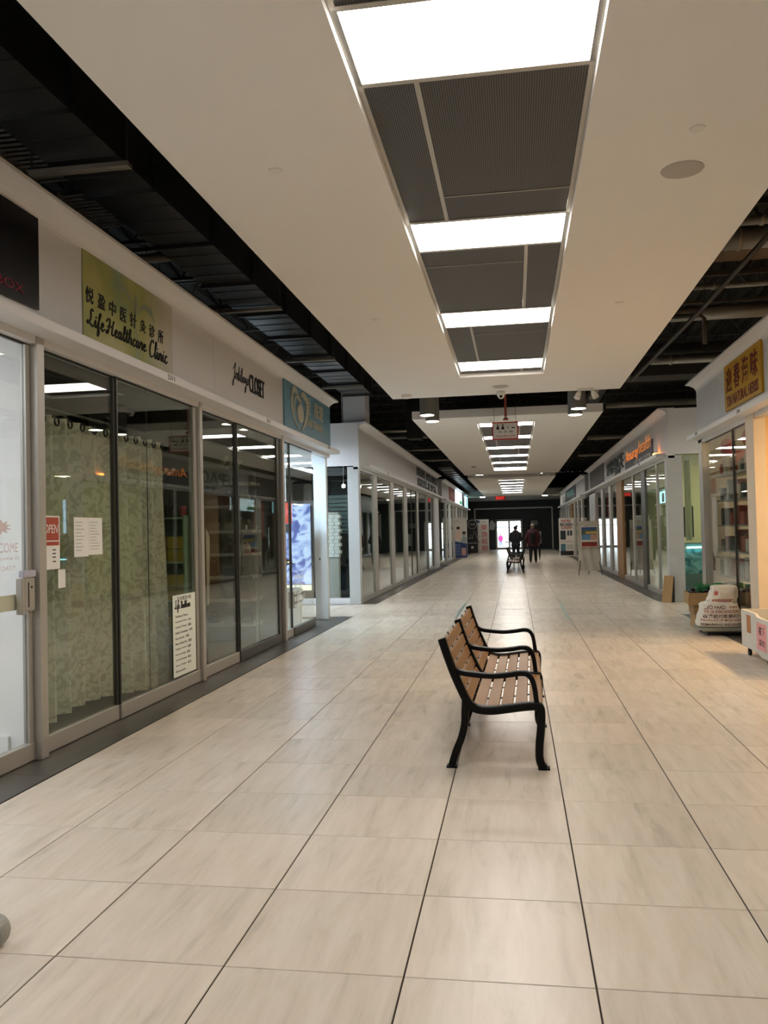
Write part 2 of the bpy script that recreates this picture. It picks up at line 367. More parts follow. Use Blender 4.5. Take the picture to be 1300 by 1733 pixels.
def pane(s, y0, y1, label, m=None, stile0=0, stile1=0, rail=.12, dd=0, kind='window', top=2.75, seam=None, mull=None):
    DN[0] += 1
    r = thing('%s_%d' % (kind, DN[0]), (SX(s, 3.08), (y0+y1)/2, 0), label, kind='structure')
    mm = mull or M_alu
    mk('glass_pane', MB().box(SX(s, 3.075+dd), SX(s, 3.087+dd), y0+stile0, y1-stile1, rail, top-.012), m or M_glass, r)
    mk('bottom_rail', MB().box(SX(s, 3.055+dd), SX(s, 3.107+dd), y0, y1, .006, rail), mm, r, bevel=.003, seg=1)
    mk('head_gasket', MB().box(SX(s, 3.07+dd), SX(s, 3.092+dd), y0, y1, top-.012, top+.002), M_blk, r)
    if stile0: mk('stile', MB().box(SX(s, 3.062+dd), SX(s, 3.1+dd), y0, y0+stile0, rail, top-.012), M_aluD if stile0 < .05 else mm, r)
    if stile1: mk('stile', MB().box(SX(s, 3.062+dd), SX(s, 3.1+dd), y1-stile1, y1, rail, top-.012), M_aluD if stile1 < .05 else mm, r)
    if seam: mk('pane_edge', MB().box(SX(s, 3.088+dd), SX(s, 3.094+dd), seam-.004, seam+.004, rail, top-.012), M_aluD, r)
    return r
# ---- left block A
LA = block(-1, -6, 14.05, [-2.6, .5, 2.2, 5.74, 8.49, 11.14], 'near left storefront wall with white sign fascia and posts', side_far=True)
d1 = pane(-1, 1.6, 5.12, 'near left sliding glass door of the bright white shop', M_clear, stile1=.05, kind='door')
pane(-1, -5.9, 1.58, 'near left glass shopfront beside the viewer', M_clear)
post(LA, -1, 5.125, 5.212, 3.01, 3.14)
pane(-1, 5.215, 6.305, 'left glass panel of the clinic with papers taped on it', stile1=.012)
pane(-1, 6.32, 8.02, 'right glass panel of the clinic with a handwritten poster', dd=-.014, stile0=.018, stile1=.07, seam=6.93, mull=M_alu)
post(LA, -1, 8.03, 8.1, 3.01, 3.14)
pane(-1, 8.105, 9.26, 'left glass panel of the clothes closet shop', stile1=.012)
pane(-1, 9.27, 11.05, 'right glass panel of the clothes closet shop', dd=-.014, stile0=.018, stile1=.16, seam=10.1, mull=M_aluD)
post(LA, -1, 11.06, 11.14, 3.01, 3.14)
pane(-1, 11.145, 11.62, 'narrow glass panel of the travel shop', M_clear, stile1=.012)
pane(-1, 11.63, 12.9, 'wide glass panel of the travel shop with window stickers', M_clear, dd=-.014, mull=M_aluD)
post(LA, -1, 13.93, 14.05, 3.07, 3.29, mat('pale_blue_white_post', '#d5dcdd', .5))
mk('post_lock', MB().box(SX(-1, 3.2)-.008, SX(-1, 3.2)+.008, 13.922, 13.9298, 1.0, 1.04), M_blk, LA)
# ---- left block B
LB = block(-1, 16.78, 34.3, [24.0, 29.5], 'middle left storefront wall with a blank fascia', side_near=True, side_far=True)
post(LB, -1, 16.78, 17.0, 3.04, 3.27, mat('grey_white_post', '#b9bcbb', .45))
for a, b, st, lab in ((17.02, 18.7, .0, 'first glass panel of the middle left shop'), (19.2, 21.3, .0, 'second glass panel of the middle left shop'), (21.9, 23.9, 0, 'third glass panel of the middle left shop'),
                      (24.6, 25.7, .03, 'fourth glass panel of the middle left shop'), (25.72, 27.0, .03, 'fifth glass panel of the middle left shop'), (27.5, 30.0, .05, 'sixth glass panel of the middle left shop'), (30.6, 32.5, .03, 'seventh glass panel of the middle left shop')):
    pane(-1, a, b, lab, stile1=st)
for a, b in ((18.71, 19.19), (21.31, 21.89), (23.91, 24.59), (27.01, 27.49)): post(LB, -1, a, b, 3.05, 3.11)
mk('post', MB().box(SX(-1, 3.05), SX(-1, 3.11), 30.02, 30.58, .002, 2.79), M_aluD, LB); post(LB, -1, 32.52, 34.3, 3.0, 3.2, M_fasc)
# ---- left block C
LC = block(-1, 36.2, 56, [40, 44, 48, 52], 'far left storefront wall with coloured signs', side_near=True)
for k in range(8):
    a = 36.4+k*2.4; pane(-1, a, a+1.75, 'far left shop glass panel, %s from the viewer' % WORD[k]); post(LC, -1, a+1.76, a+2.39, 3.03, 3.12, M_fasc if k % 2 else M_alu)
# ---- right block A
RA = block(1, -6, 14.05, [3, 6.2, 9.7, 12.6], 'near right storefront wall of the herb shop', side_far=True)
post(RA, 1, 13.78, 14.03, 3.02, 3.12)
pane(1, 12.08, 13.77, 'far glass panel of the herb shop', M_clear, stile0=.012)
pane(1, 11.2, 12.06, 'near glass panel of the herb shop', M_clear, dd=-.014, stile1=.018, stile0=.08)
M_warm = mat('cream_post', '#d8c9b4', .6)
post(RA, 1, 10.82, 11.18, 3.0, 3.14, M_warm)
pane(1, -5.9, 8.2, 'near right glass shopfront beside the viewer', M_clear)
# ---- right block B
RB = block(1, 16.72, 34.3, [20.2, 27.6, 31.8], 'middle right storefront wall with lit orange sign', side_near=True, side_far=True)
post(RB, 1, 16.72, 16.98, 2.99, 3.27, mat('grey_white_post', '#b9bcbb', .45))
M_wood = mat('honey_wood', '#8f6a3c', .5, var=.2, scale=8)
for a, b, st, lab in ((17.0, 18.3, 0, 'first glass panel of the middle right shop'), (18.42, 19.95, .0, 'second glass panel of the middle right shop'), (20.6, 21.9, .02, 'third glass panel of the middle right shop'),
                      (22.1, 24.1, .02, 'fourth glass panel of the middle right shop'), (25.5, 26.9, .02, 'fifth glass panel of the middle right shop'), (27.5, 29.3, .02, 'sixth glass panel of the middle right shop'), (29.9, 31.8, .02, 'seventh glass panel of the middle right shop')):
    pane(1, a, b, lab, M_clear if a < 20 else None, stile0=st)
post(RB, 1, 18.31, 18.41, 3.05, 3.11); mk('post', MB().box(SX(1, 3.05), SX(1, 3.11), 19.97, 20.58, .002, 2.79), M_aluD, RB)
post(RB, 1, 21.91, 22.09, 3.05, 3.11); post(RB, 1, 24.12, 25.48, 3.04, 3.12, M_wood, name='wooden_post'); post(RB, 1, 26.91, 27.49, 3.04, 3.11); post(RB, 1, 29.31, 29.89, 3.04, 3.11); post(RB, 1, 31.82, 34.3, 3.02, 3.2)
# ---- right block C
RC = block(1, 36.2, 56, [41, 46, 51], 'far right storefront wall before the lobby', side_near=True)
for k in range(8):
    a = 36.4+k*2.4; pane(1, a, a+1.75, 'far right shop glass panel, %s from the viewer' % WORD[k]); post(RC, 1, a+1.76, a+2.39, 3.03, 3.12, M_wood if k == 3 else M_alu)
# side windows facing the cross corridors
def side_window(s, y, xs, label, m=None):
    DN[0] += 1
    r = thing('window_%d' % DN[0], (SX(s, xs[0]), y, 0), label, kind='structure')
    for a, b in zip(xs[:-1], xs[1:]):
        mk('glass_pane', MB().box(SX(s, a+.03), SX(s, b-.03), y+.02, y+.032, .13, 2.8), m or M_clear, r)
        mk('bottom_rail', MB().box(SX(s, a), SX(s, b), y, y+.05, .006, .13), M_fasc, r)
        mk('stile', MB().box(SX(s, b-.03), SX(s, b+.03), y, y+.05, .13, 2.82), M_fasc, r)
    return r
side_window(-1, 16.79, [3.275, 3.75, 4.6, 5.6, 6.8], 'side window of middle left shop facing the cross corridor')
side_window(1, 16.73, [3.275, 3.85, 4.7, 5.8, 6.9], 'side window of middle right shop facing the cross corridor')
mk('trim_7', MB().box(SX(-1, 3.36), SX(-1, 9), 16.7, 16.84, -.02, .001), M_strip, None, 'charcoal border strip below the left side window', kind='structure')
mk('trim_8', MB().box(SX(1, 3.36), SX(1, 9), 16.62, 16.84, -.02, .001), M_strip, None, 'charcoal border strip below the right side window', kind='structure')
# ============================================================ SHOP ROOMS (partitions, backs)
def room(s, y0, y1, back, mwall, label, near=True, far=True, h=3.6):
    r = thing('wall_%s' % ('left' if s < 0 else 'right'), (SX(s, back), y0, 0), label, kind='structure')
    mk('back_wall', MB().box(SX(s, back), SX(s, back+.1), y0, y1, 0, h), mwall, r)
    if near: mk('partition', MB().box(SX(s, 3.145), SX(s, back), y0-.05, y0, 0, h), mwall, r)
    if far: mk('partition', MB().box(SX(s, 3.145), SX(s, back), y1, y1+.05, 0, h), mwall, r)
    mk('shop_floor', MB().box(SX(s, 3.351), SX(s, back), y0, y1, -.02, .002), M_sfl, r)
    return r
M_sfl = mat('shop_floor', '#a59c8f', .4, var=.08, scale=3)
M_brightwall = mat('bright_white_wall', '#eceae6', .7, var=.01)
M_green = mat('cream_green_wall', '#d9d5a8', .7, var=.04)
M_herbwall = mat('warm_cream_wall', '#d9b98c', .7, var=.03)
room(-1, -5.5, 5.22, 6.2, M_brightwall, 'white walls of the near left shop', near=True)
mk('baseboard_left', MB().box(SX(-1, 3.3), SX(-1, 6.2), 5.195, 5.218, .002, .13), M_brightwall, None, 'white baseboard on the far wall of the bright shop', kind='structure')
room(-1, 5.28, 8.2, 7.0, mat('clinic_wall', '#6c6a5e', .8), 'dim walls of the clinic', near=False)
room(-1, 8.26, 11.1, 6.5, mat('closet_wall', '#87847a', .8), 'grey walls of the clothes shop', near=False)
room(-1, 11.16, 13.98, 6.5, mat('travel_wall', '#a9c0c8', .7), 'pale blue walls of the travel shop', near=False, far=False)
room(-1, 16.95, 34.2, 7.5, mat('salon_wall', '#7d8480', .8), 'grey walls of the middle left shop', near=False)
room(-1, 36.4, 56, 6.5, M_wall, 'walls of the far left shops', near=False)
room(1, -5.5, 10.9, 7.0, M_herbwall, 'warm cream walls of the near part of the herb shop', near=True, far=False)
mk('wall_right', MB().box(SX(1, 3.14), SX(1, 3.42), 10.95, 11.15, 0, 3.6), M_herbwall, None, 'warm lit jamb at the herb shop opening', kind='structure')
room(1, 11.0, 14.0, 7.0, M_wall, 'walls of the far part of the herb shop', near=False, far=True)
room(1, 16.9, 20.3, 6.2, M_green, 'cream green walls of the nearest part of middle right shop', near=False)
room(1, 20.4, 34.2, 7.0, M_wall, 'grey walls of the middle right shops', near=False)
room(1, 36.4, 56, 6.5, M_wall, 'walls of the far right shops', near=False)
# cross corridor ends
mk('wall_left', MB().box(-12.2, -12, 14, 16.9, 0, 5.5), M_wall, None, 'pale wall ending the left cross corridor', kind='structure')
mk('wall_right', MB().box(11.8, 12, 14, 16.9, 0, 5.5), M_wall, None, 'pale wall ending the right cross corridor', kind='structure')

# ============================================================ END LOBBY
M_bulk = mat('grey_bulkhead', '#a29f98', .8)
mk('ceiling', MB().box(-7, 7, 54, 63.2, 3.62, 4.05), M_bulk, None, 'grey lowered bulkhead ceiling above the entrance lobby', kind='structure')
we = thing('wall_end', (0, 63, 0), 'charcoal end wall of the mall with a white outlined frame', kind='structure')
dx0, dx1 = -1.48, .47
mk('wall_panel', MB().box(-14, dx0, 63, 63.2, 0, 5.6).box(dx1, 14, 63, 63.2, 0, 5.6).box(dx0, dx1, 63, 63.2, 2.22, 5.6), M_dark, we)
ob = MB(); ob.box(-3.05, 2.72, 62.95, 62.999, 3.0, 3.1).box(-3.05, -2.95, 62.95, 62.999, 0.002, 3.0).box(2.62, 2.72, 62.95, 62.999, 0.002, 3.0)
mk('white_outline', ob, M_white, we)
dr = thing('door_%d' % (DN[0]+1), (-.5, 63, 0), 'white framed glass entrance doors glowing with daylight', kind='structure')
f = MB(); f.box(dx0, dx0+.12, 62.96, 63.1, 0.002, 2.22).box(dx1-.12, dx1, 62.96, 63.1, 0.002, 2.22).box(dx0, dx1, 62.96, 63.1, 2.08, 2.22).box(-.56, -.42, 62.96, 63.1, 0.002, 2.08).box(dx0, dx1, 62.98, 63.08, 0.002, .16)
mk('frame', f, M_white, dr); mk('crossbar', MB().box(dx0+.12, dx1-.12, 63.0, 63.05, 1.62, 1.67), M_aluD, dr)
mk('glass_pane', MB().box(dx0+.12, -.56, 63.03, 63.04, .16, 2.08), M_clear, dr); mk('glass_pane', MB().box(-.42, dx1-.12, 63.03, 63.04, .16, 2.08), M_clear, dr)
# outside
M_snow = mat('pale_concrete', '#c6c8cc', .9)
mk('ground', MB().add([(-60, 63.2, -.03), (60, 63.2, -.03), (60, 105, -.62), (-60, 105, -.62), (60, 160, -.62), (-60, 160, -.62)], [(0, 1, 2, 3), (3, 2, 4, 5)]), M_snow, None, 'pale parking ground outside the doors', kind='structure')

# ============================================================ SIGNS
def sign_board(name, s, y0, y1, z0, z1, m, label, d=3.018, th=.02):
    r = thing(name, (SX(s, d), (y0+y1)/2, z0), label, 'sign')
    mk('sign_panel', MB().box(SX(s, d), SX(s, d-th), y0, y1, z0, z1), m, r); return r
LD = (0, 1, 0); RD = (0, -1, 0)   # reading directions on left / right walls
s = sign_board('shop_sign', -1, 2.5, 5.14, 2.975, 3.59, mat('black_sign', '#0f0e10', .35), 'black shop sign with dim red lettering above the near left door')
txt('WIRELESS BOX', .98, .06, (SX(-1, 2.997), 4.47, 3.06), LD, mat('dim_red', '#8a2438', .5), s)
def grad_sign():
    m = bpy.data.materials.new('green_leaf_print'); m.use_nodes = True; nt = m.node_tree; N = nt.nodes; L = nt.links; b = N['Principled BSDF']
    tc = N.new('ShaderNodeTexCoord'); n = N.new('ShaderNodeTexNoise'); n.inputs['Scale'].default_value = 1.6; n.inputs['Detail'].default_value = 2; L.new(tc.outputs['Object'], n.inputs[0])
    cr = N.new('ShaderNodeValToRGB'); e = cr.color_ramp.elements; e[0].position = .3; e[0].color = C('#7f9a86'); e[1].position = .72; e[1].color = C('#d2cfae')
    k = e.new(.45); k.color = C('#a2a763'); k = e.new(.58); k.color = C('#b7b571'); L.new(n.outputs['Fac'], cr.inputs[0])
    sx = N.new('ShaderNodeSeparateXYZ'); L.new(tc.outputs['Object'], sx.inputs[0])
    mr = N.new('ShaderNodeMapRange'); mr.inputs['From Min'].default_value = .2; mr.inputs['From Max'].default_value = .82; L.new(sx.outputs['Y'], mr.inputs[0])
    mx = N.new('ShaderNodeMix'); mx.data_type = 'RGBA'; mx.inputs['B'].default_value = C('#cbc7bf'); L.new(mr.outputs[0], mx.inputs['Factor']); L.new(cr.outputs[0], mx.inputs['A'])
    L.new(mx.outputs['Result'], b.inputs['Base Color']); b.inputs['Roughness'].default_value = .4; return m
s = sign_board('shop_sign', -1, 5.745, 7.38, 2.89, 3.595, grad_sign(), 'green clinic sign with black script lettering and a leaf print', th=.006)
xs = SX(-1, 3.011)
for k, ch in enumerate('悦盈中医针灸诊所'):
    txt(ch, .115, (.12, .11, .12, .11, .12, .11, .115, .12)[k], (xs, 5.835+k*.182, 3.27-.003*k), LD, M_ink, s, depth=.004, shear=.1, bold=.008)
# monoline script: letters in unit boxes
GL = {'L': (.75, [[(.55, .95), (.4, 1.02), (.3, .85), (.35, .6), (.3, .3), (.1, .08), (0, .15), (.1, .24), (.35, .08), (.6, 0), (.78, .12)]]),
      'i': (.3, [[(0, .1), (.1, .45), (.1, .12), (.2, .02), (.32, .12)], [(.12, .62), (.13, .66)]]),
      'f': (.38, [[(0, .1), (.15, .5), (.3, .9), (.25, 1.0), (.17, .85), (.14, .3), (.1, -.35), (.17, -.42), (.24, -.2), (.16, .05), (.38, .12)]]),
      'e': (.4, [[(0, .12), (.25, .3), (.25, .46), (.13, .46), (.08, .22), (.16, .02), (.28, .02), (.42, .14)]]),
      'H': (.85, [[(0, .75), (.1, .92), (.3, .95), (.3, .5), (.2, .05), (.05, .05), (.1, .2)], [(.7, .95), (.62, .5), (.6, .1), (.7, .02), (.88, .12)], [(.12, .45), (.4, .52), (.66, .5)]]),
      'a': (.48, [[(.3, .42), (.15, .48), (.06, .25), (.12, .03), (.25, .1), (.33, .45), (.3, .12), (.38, .02), (.5, .12)]]),
      'l': (.3, [[(0, .12), (.2, .6), (.22, .95), (.13, .95), (.1, .4), (.14, .04), (.22, .02), (.32, .12)]]),
      't': (.32, [[(0, .12), (.14, .5), (.18, .85), (.15, .3), (.18, .02), (.32, .12)], [(.02, .6), (.32, .64)]]),
      'h': (.5, [[(0, .12), (.18, .6), (.2, .95), (.12, .95), (.1, .4), (.08, .0), (.12, .3), (.26, .46), (.34, .35), (.34, .1), (.4, .02), (.52, .12)]]),
      'c': (.38, [[(.3, .4), (.2, .48), (.08, .3), (.1, .06), (.22, .0), (.4, .14)]]),
      'r': (.38, [[(0, .12), (.12, .52), (.2, .44), (.28, .44), (.26, .12), (.3, .02), (.4, .12)]]),
      'n': (.5, [[(0, .12), (.08, .46), (.08, .0), (.14, .3), (.26, .46), (.34, .35), (.34, .1), (.4, .02), (.52, .12)]]),
      'C': (.62, [[(.45, .85), (.4, 1.0), (.22, .95), (.06, .6), (.05, .25), (.2, .0), (.42, .04), (.62, .16)]]),
      'j': (.5, [[(.0, .6), (.25, .75), (.45, 1.1), (.4, .6), (.3, 0), (.15, -.5), (.02, -.45), (.15, -.15), (.5, .12)]]),
      'o': (.42, [[(.2, .46), (.06, .3), (.1, .04), (.25, .04), (.32, .3), (.2, .46), (.42, .36)]]),
      'd': (.48, [[(.3, .4), (.15, .48), (.06, .25), (.12, .03), (.25, .1), (.36, .95), (.3, .12), (.38, .02), (.5, .12)]]),
      'b': (.4, [[(0, .12), (.18, .6), (.18, .98), (.1, .8), (.08, .05), (.25, .02), (.3, .3), (.2, .36), (.42, .3)]]),
      'u': (.46, [[(0, .12), (.08, .46), (.08, .1), (.18, .02), (.3, .2), (.32, .46), (.32, .1), (.48, .12)]]),
      'y': (.46, [[(0, .12), (.08, .46), (.1, .12), (.28, .2), (.34, .46), (.26, -.3), (.1, -.6), (.05, -.4), (.25, -.05), (.48, .14)]]),
      's': (.36, [[(0, .1), (.2, .5), (.26, .2), (.16, .0), (.05, .08), (.36, .14)]]), ' ': (.3, [])}
def script(s_, org, right, size, r, m, parent, wx=1.0, slope=0, shear=.15):
    mb = MB(); x = 0; R = Vector(right); U = Vector((0, 0, 1)); o = Vector(org)
    for ch in s_:
        wd, st = GL[ch]
        for q in st:
            pts = [o+R*((x+p[0]+p[1]*shear)*size*wx)+U*(p[1]*size+(x*wx*size)*slope) for p in q]
            mb.tube(cat(pts, 4), r, 6)
        x += wd
    return mk('lettering', mb, m, parent)
script('Life', (xs+.002, 5.79, 3.045), (0, 1, 0), .125, .0075, M_ink, s, 1.15, 0)
script('Healthcare', (xs+.002, 6.08, 3.045), (0, 1, 0), .125, .0075, M_ink, s, 1.28, 0)
script('Clinic', (xs+.002, 6.86, 3.025), (0, 1, 0), .15, .0075, M_ink, s, 1.05, 0)
lf = MB(); M_leaf = mat('grey_leaf_print', '#93a189', .5)
def leaf(pts, ws):
    P = cat([(xs+.0005, p[0], p[1]) for p in pts], 5); n = len(P); v = []
    for i, p in enumerate(P):
        t = i/(n-1)*(len(ws)-1); k = min(int(t), len(ws)-2); wv = ws[k]+(ws[k+1]-ws[k])*(t-k); d = (P[min(i+1, n-1)]-P[max(i-1, 0)]).normalized(); nn = Vector((0, -d.z, d.y))
        v += [p+nn*wv, p-nn*wv]
    lf.add(v, [(2*i, 2*i+1, 2*i+3, 2*i+2) for i in range(n-1)])
leaf([(6.65, 2.9), (6.63, 3.1), (6.6, 3.28), (6.62, 3.42)], [.012, .01, .012, .004]); leaf([(6.6, 3.28), (6.52, 3.42), (6.38, 3.48), (6.28, 3.54)], [.006, .012, .035, .004])
leaf([(6.62, 3.3), (6.75, 3.42), (6.9, 3.42), (6.98, 3.34)], [.006, .02, .03, .004]); leaf([(6.6, 3.3), (6.63, 3.42), (6.62, 3.5)], [.01, .03, .002])
mk('leaf_print', lf, M_leaf, s)
# closet lettering on the fascia
s = thing('shop_sign', (SX(-1, 3.02), 9.5, 3.1), 'black script and capital lettering of the closet shop on white fascia', 'sign')
script('jodibuys', (SX(-1, 3.012), 9.06, 3.235), (0, 1, 0), .17, .0045, M_ink, s, 1.0, -.01)
txt('CLOSET', .6, .22, (SX(-1, 3.02), 9.97, 3.28), LD, M_ink, s, depth=.012)
# travel sign
M_blue = mat('teal_blue_sign', '#6a9ab2', .45, var=.06, scale=2)
s = sign_board('shop_sign', -1, 11.16, 14.04, 2.885, 3.6, M_blue, 'blue travel sign with a pale heart swirl emblem')
M_cream = mat('cream_relief', '#cdc9b6', .5)
xb = SX(-1, 2.99)
em = MB()
def band(pts, ws, th=.01):
    P = cat([(xb+th, p[0], p[1]) for p in pts], 6); n = len(P); v = []
    for i, p in enumerate(P):
        t = i/(n-1)*(len(ws)-1); k = min(int(t), len(ws)-2); wv = ws[k]+(ws[k+1]-ws[k])*(t-k); d = (P[min(i+1, n-1)]-P[max(i-1, 0)]).normalized(); nn = Vector((0, -d.z, d.y))
        for a in (nn*wv, -nn*wv): v += [p+a, p+a-Vector((th+.007, 0, 0))]
    for i in range(n-1):
        b0 = 4*i; em.add([], []); em.f += [tuple(len(em.v)+b0+q for q in w_) for w_ in ((0, 2, 6, 4), (0, 4, 5, 1), (2, 3, 7, 6))]
    em.v += v
band([(11.85, 2.98), (11.62, 3.12), (11.5, 3.32), (11.56, 3.5), (11.72, 3.53), (11.82, 3.46)], [.003, .012, .03, .045, .035, .02])
band([(12.02, 2.97), (12.25, 3.12), (12.4, 3.3), (12.35, 3.47), (12.15, 3.53), (11.98, 3.48)], [.003, .035, .05, .05, .04, .02])
band([(11.68, 3.2), (11.66, 3.35), (11.8, 3.46), (11.95, 3.42), (12.1, 3.3)], [.006, .015, .02, .02, .01])
em.lathe([(.001, .012), (1, .012), (1, -.005), (.001, -.005)], (0, 0, 0), 24, 0)
for i in range(len(em.v)-96, len(em.v)):
    v = em.v[i]; em.v[i] = Vector((xb+v.x, 11.97+v.y*.17, 3.22+v.z*.14))
mk('emblem', em, M_cream, s)
txt('愛', .3, .26, (xb, 12.44, 3.4), LD, M_cream, s, depth=.012); txt('旅遊', .62, .25, (xb, 13.13, 3.4), LD, M_cream, s, depth=.012)
txt('EASY TRAVEL', 1.1, .12, (xb, 12.87, 3.15), LD, M_cream, s, depth=.012)
# unit numbers
for sd, y, t_, lab in ((-1, 6.93, '2311', 'black unit number above clinic'), (-1, 9.85, '2313', 'black unit number above closet shop'), (-1, 13.2, '2315', 'black unit number above travel shop'),
                       (1, 10.85, '2296', 'black unit number above herb shop opening'), (1, 13.3, '2294', 'black unit number above herb shop window'), (1, 19.3, '2292', 'black unit number on middle right ledge'), (-1, 19.5, '2317', 'black unit number on middle left ledge')):
    o = thing('unit_number', (SX(sd, 2.84), y, 2.81), lab, 'number', 'unit numbers on the ledges')
    txt(t_, .15, .042, (SX(sd, 2.84), y, 2.834), LD if sd < 0 else RD, M_ink, o, name='digits', depth=.002)
# middle-left sign lettering
s = thing('shop_sign', (SX(-1, 3.02), 31, 2.95), 'grey metal raised lettering at the end of the middle left fascia', 'sign')
M_met = mat('brushed_letter_metal', '#6f7674', .35, .5)
txt('FINE HOUSE', 7.0, .26, (SX(-1, 3.02), 30.4, 3.41), LD, M_met, s, depth=.05); txt('HAIR & SPA', 6.2, .26, (SX(-1, 3.02), 30.2, 3.08), LD, M_met, s, depth=.05)
# far left signs
M_rs = mat('rust_red_sign', '#a84a3e', .5); M_ls = mat('lit_white_sign', '#dff5ff', .5, emis=1.5, ecol='#dff5ff'); M_ns = mat('navy_sign', '#26327a', .5)
s = sign_board('shop_sign', -1, 40.2, 44, 2.9, 3.6, M_rs, 'rust red shop sign on the far left fascia'); txt('BBQ', 2.2, .3, (SX(-1, 2.997), 42.2, 3.25), LD, mat('cream_print', '#d8b89a'), s)
s = sign_board('shop_sign', -1, 44.1, 49, 2.9, 3.6, M_ls, 'glowing white and green shop sign on the far left fascia', th=.06)
mk('green_patch', MB().box(SX(-1, 2.952), SX(-1, 2.957), 46.8, 48.8, 2.95, 3.15), mat('green_print', '#3f9a5a', emis=.5), s)
s = sign_board('shop_sign', -1, 49.2, 52, 2.9, 3.6, M_ns, 'navy blue shop sign on the far left fascia'); txt('CAFE', 1.6, .22, (SX(-1, 2.997), 50.6, 3.25), LD, M_paper, s)
s = sign_board('shop_sign', -1, 52.1, 55, 2.9, 3.6, mat('lit_cyan_sign', '#a8e6f0', emis=1.2, ecol='#a8e6f0'), 'pale cyan glowing sign furthest on the left fascia', th=.05)
mk('dark_band', MB().box(SX(-1, 2.962), SX(-1, 2.967), 53.4, 54.2, 2.95, 3.5), M_ns, s)
# herb sign (right)
s = sign_board('shop_sign', 1, 10.37, 12.1, 2.99, 3.61, mat('yellow_sign', '#c9981c', .5, var=.08), 'yellow herb shop sign with dark red Chinese characters', d=3.018, th=.03)
M_mar = mat('maroon_print', '#6e1417', .5); xr = SX(1, 2.988)
for k, ch in enumerate('迎春海味'): txt(ch, .3, .33, (xr, 11.85-k*.4, 3.39), RD, M_mar, s, bold=.015)
txt('TSN NATURAL HERBS', 1.5, .14, (xr, 11.24, 3.105), RD, M_mar, s, bold=.012)
# right middle signs
s = thing('shop_sign', (SX(1, 3.02), 19.5, 2.9), 'backlit orange lettering on a slate panel above the middle right shop', 'sign')
mk('sign_panel', MB().box(SX(1, 3.018), SX(1, 3.0), 18.4, 22.9, 2.89, 3.3), mat('slate_purple', '#54525f', .5), s)
txt('Amaray', 2.3, .34, (SX(1, 3.0), 21.6, 3.22), RD, mat('orange_lit_letters', '#e88a3c', .5, emis=.4, ecol='#ff8c3a'), s, depth=.006, shear=.15, bold=-.012)
txt('health', 1.7, .3, (SX(1, 3.0), 19.5, 3.3), RD, mat('amber_letters', '#b9814a', .5, emis=.25, ecol='#ff9a4a'), s, depth=.006, bold=-.012)
txt('WELLNESS CENTRE', 2.5, .08, (SX(1, 3.0), 19.9, 3.0), RD, M_white, s, depth=.01)
mk('corner_lamp', MB().lathe([(.05, 0), (.06, .05), (.04, .06), (.01, .06)], (SX(1, 2.95), 17.7, 2.87), 14), mat('amber_lamp', '#ffb070', .5, emis=9, ecol='#ff8a3a'), s)
s = thing('shop_sign', (SX(1, 3.02), 25, 2.9), 'grey metal raised lettering left of the orange lit sign', 'sign')
txt('REPAGE', 3.9, .4, (SX(1, 3.02), 25.2, 3.25), RD, M_met, s, depth=.05); txt('美容', 1.3, .3, (SX(1, 3.02), 24.6, 3.0), RD, M_met, s, depth=.05)
sign_board('shop_sign', 1, 28.4, 33.5, 2.89, 3.58, mat('mauve_sign', '#6d6462', .6), 'plain mauve grey sign panel at the end of middle right fascia')
s = sign_board('shop_sign', 1, 41.5, 50, 2.9, 3.58, mat('dark_sign', '#3a3c3d', .5), 'dark sign panel on the far right fascia')
txt('PHO HOUSE', 5, .3, (SX(1, 2.997), 45.5, 3.3), RD, mat('teal_print', '#4f8f88', emis=.2), s)
# hanging washroom sign
s = thing('washroom_sign', (-.14, 15.0, 3.06), 'hanging white washrooms sign with a red border and pictograms', 'sign')
mk('sign_panel', MB().box(-.35, .07, 14.99, 15.02, 3.06, 3.335), M_paper, s); g = MB()
g.box(-.37, -.35, 14.985, 15.025, 3.04, 3.355).box(.07, .09, 14.985, 15.025, 3.04, 3.355).box(-.35, .07, 14.985, 15.025, 3.335, 3.355).box(-.35, .07, 14.985, 15.025, 3.04, 3.06)
mk('red_border', g, M_red, s)
for k, xx in enumerate((-.27, -.18)):
    mk('pictogram', MB().lathe([(.014, 14.986), (.014, 14.989)], (xx, 0, 3.30), 12, 1).prism([(xx-.03, 3.225), (xx+.03, 3.225), (xx+.015, 3.28), (xx-.015, 3.28)], 1, 14.986, 14.989), M_ink, s)
mk('pictogram', MB().box(-.1, -.088, 14.986, 14.989, 3.24, 3.275), M_ink, s); mk('pictogram', MB().prism([(-.04, 3.24), (.03, 3.24), (.03, 3.258), (-.01, 3.262)], 1, 14.986, 14.989), M_ink, s)
txt('洗 手 間', .26, .04, (-.14, 14.99, 3.18), (1, 0, 0), M_ink, s, depth=.003); txt('WASHROOMS', .34, .04, (-.14, 14.99, 3.105), (1, 0, 0), M_red, s, depth=.003)
mk('hanging_wire', MB().tube([(-.33, 15, 3.35), (-.33, 15, 5.54)], .004, 6), M_aluD, s); mk('hanging_wire', MB().tube([(.05, 15, 3.35), (.05, 15, 5.54)], .004, 6), M_aluD, s)
# red pipe / sprinkler drop behind
mk('sprinkler_drop', MB().tube([(-.13, 15.4, 5.6), (-.13, 15.4, 3.5)], .022, 8).lathe([(.05, 0), (.05, .02), (.02, .05)], (-.13, 15.4, 3.44), 10), mat('red_pipe', '#b8564a', .5), None, 'red sprinkler drop pipe behind the washrooms sign', 'pipe')
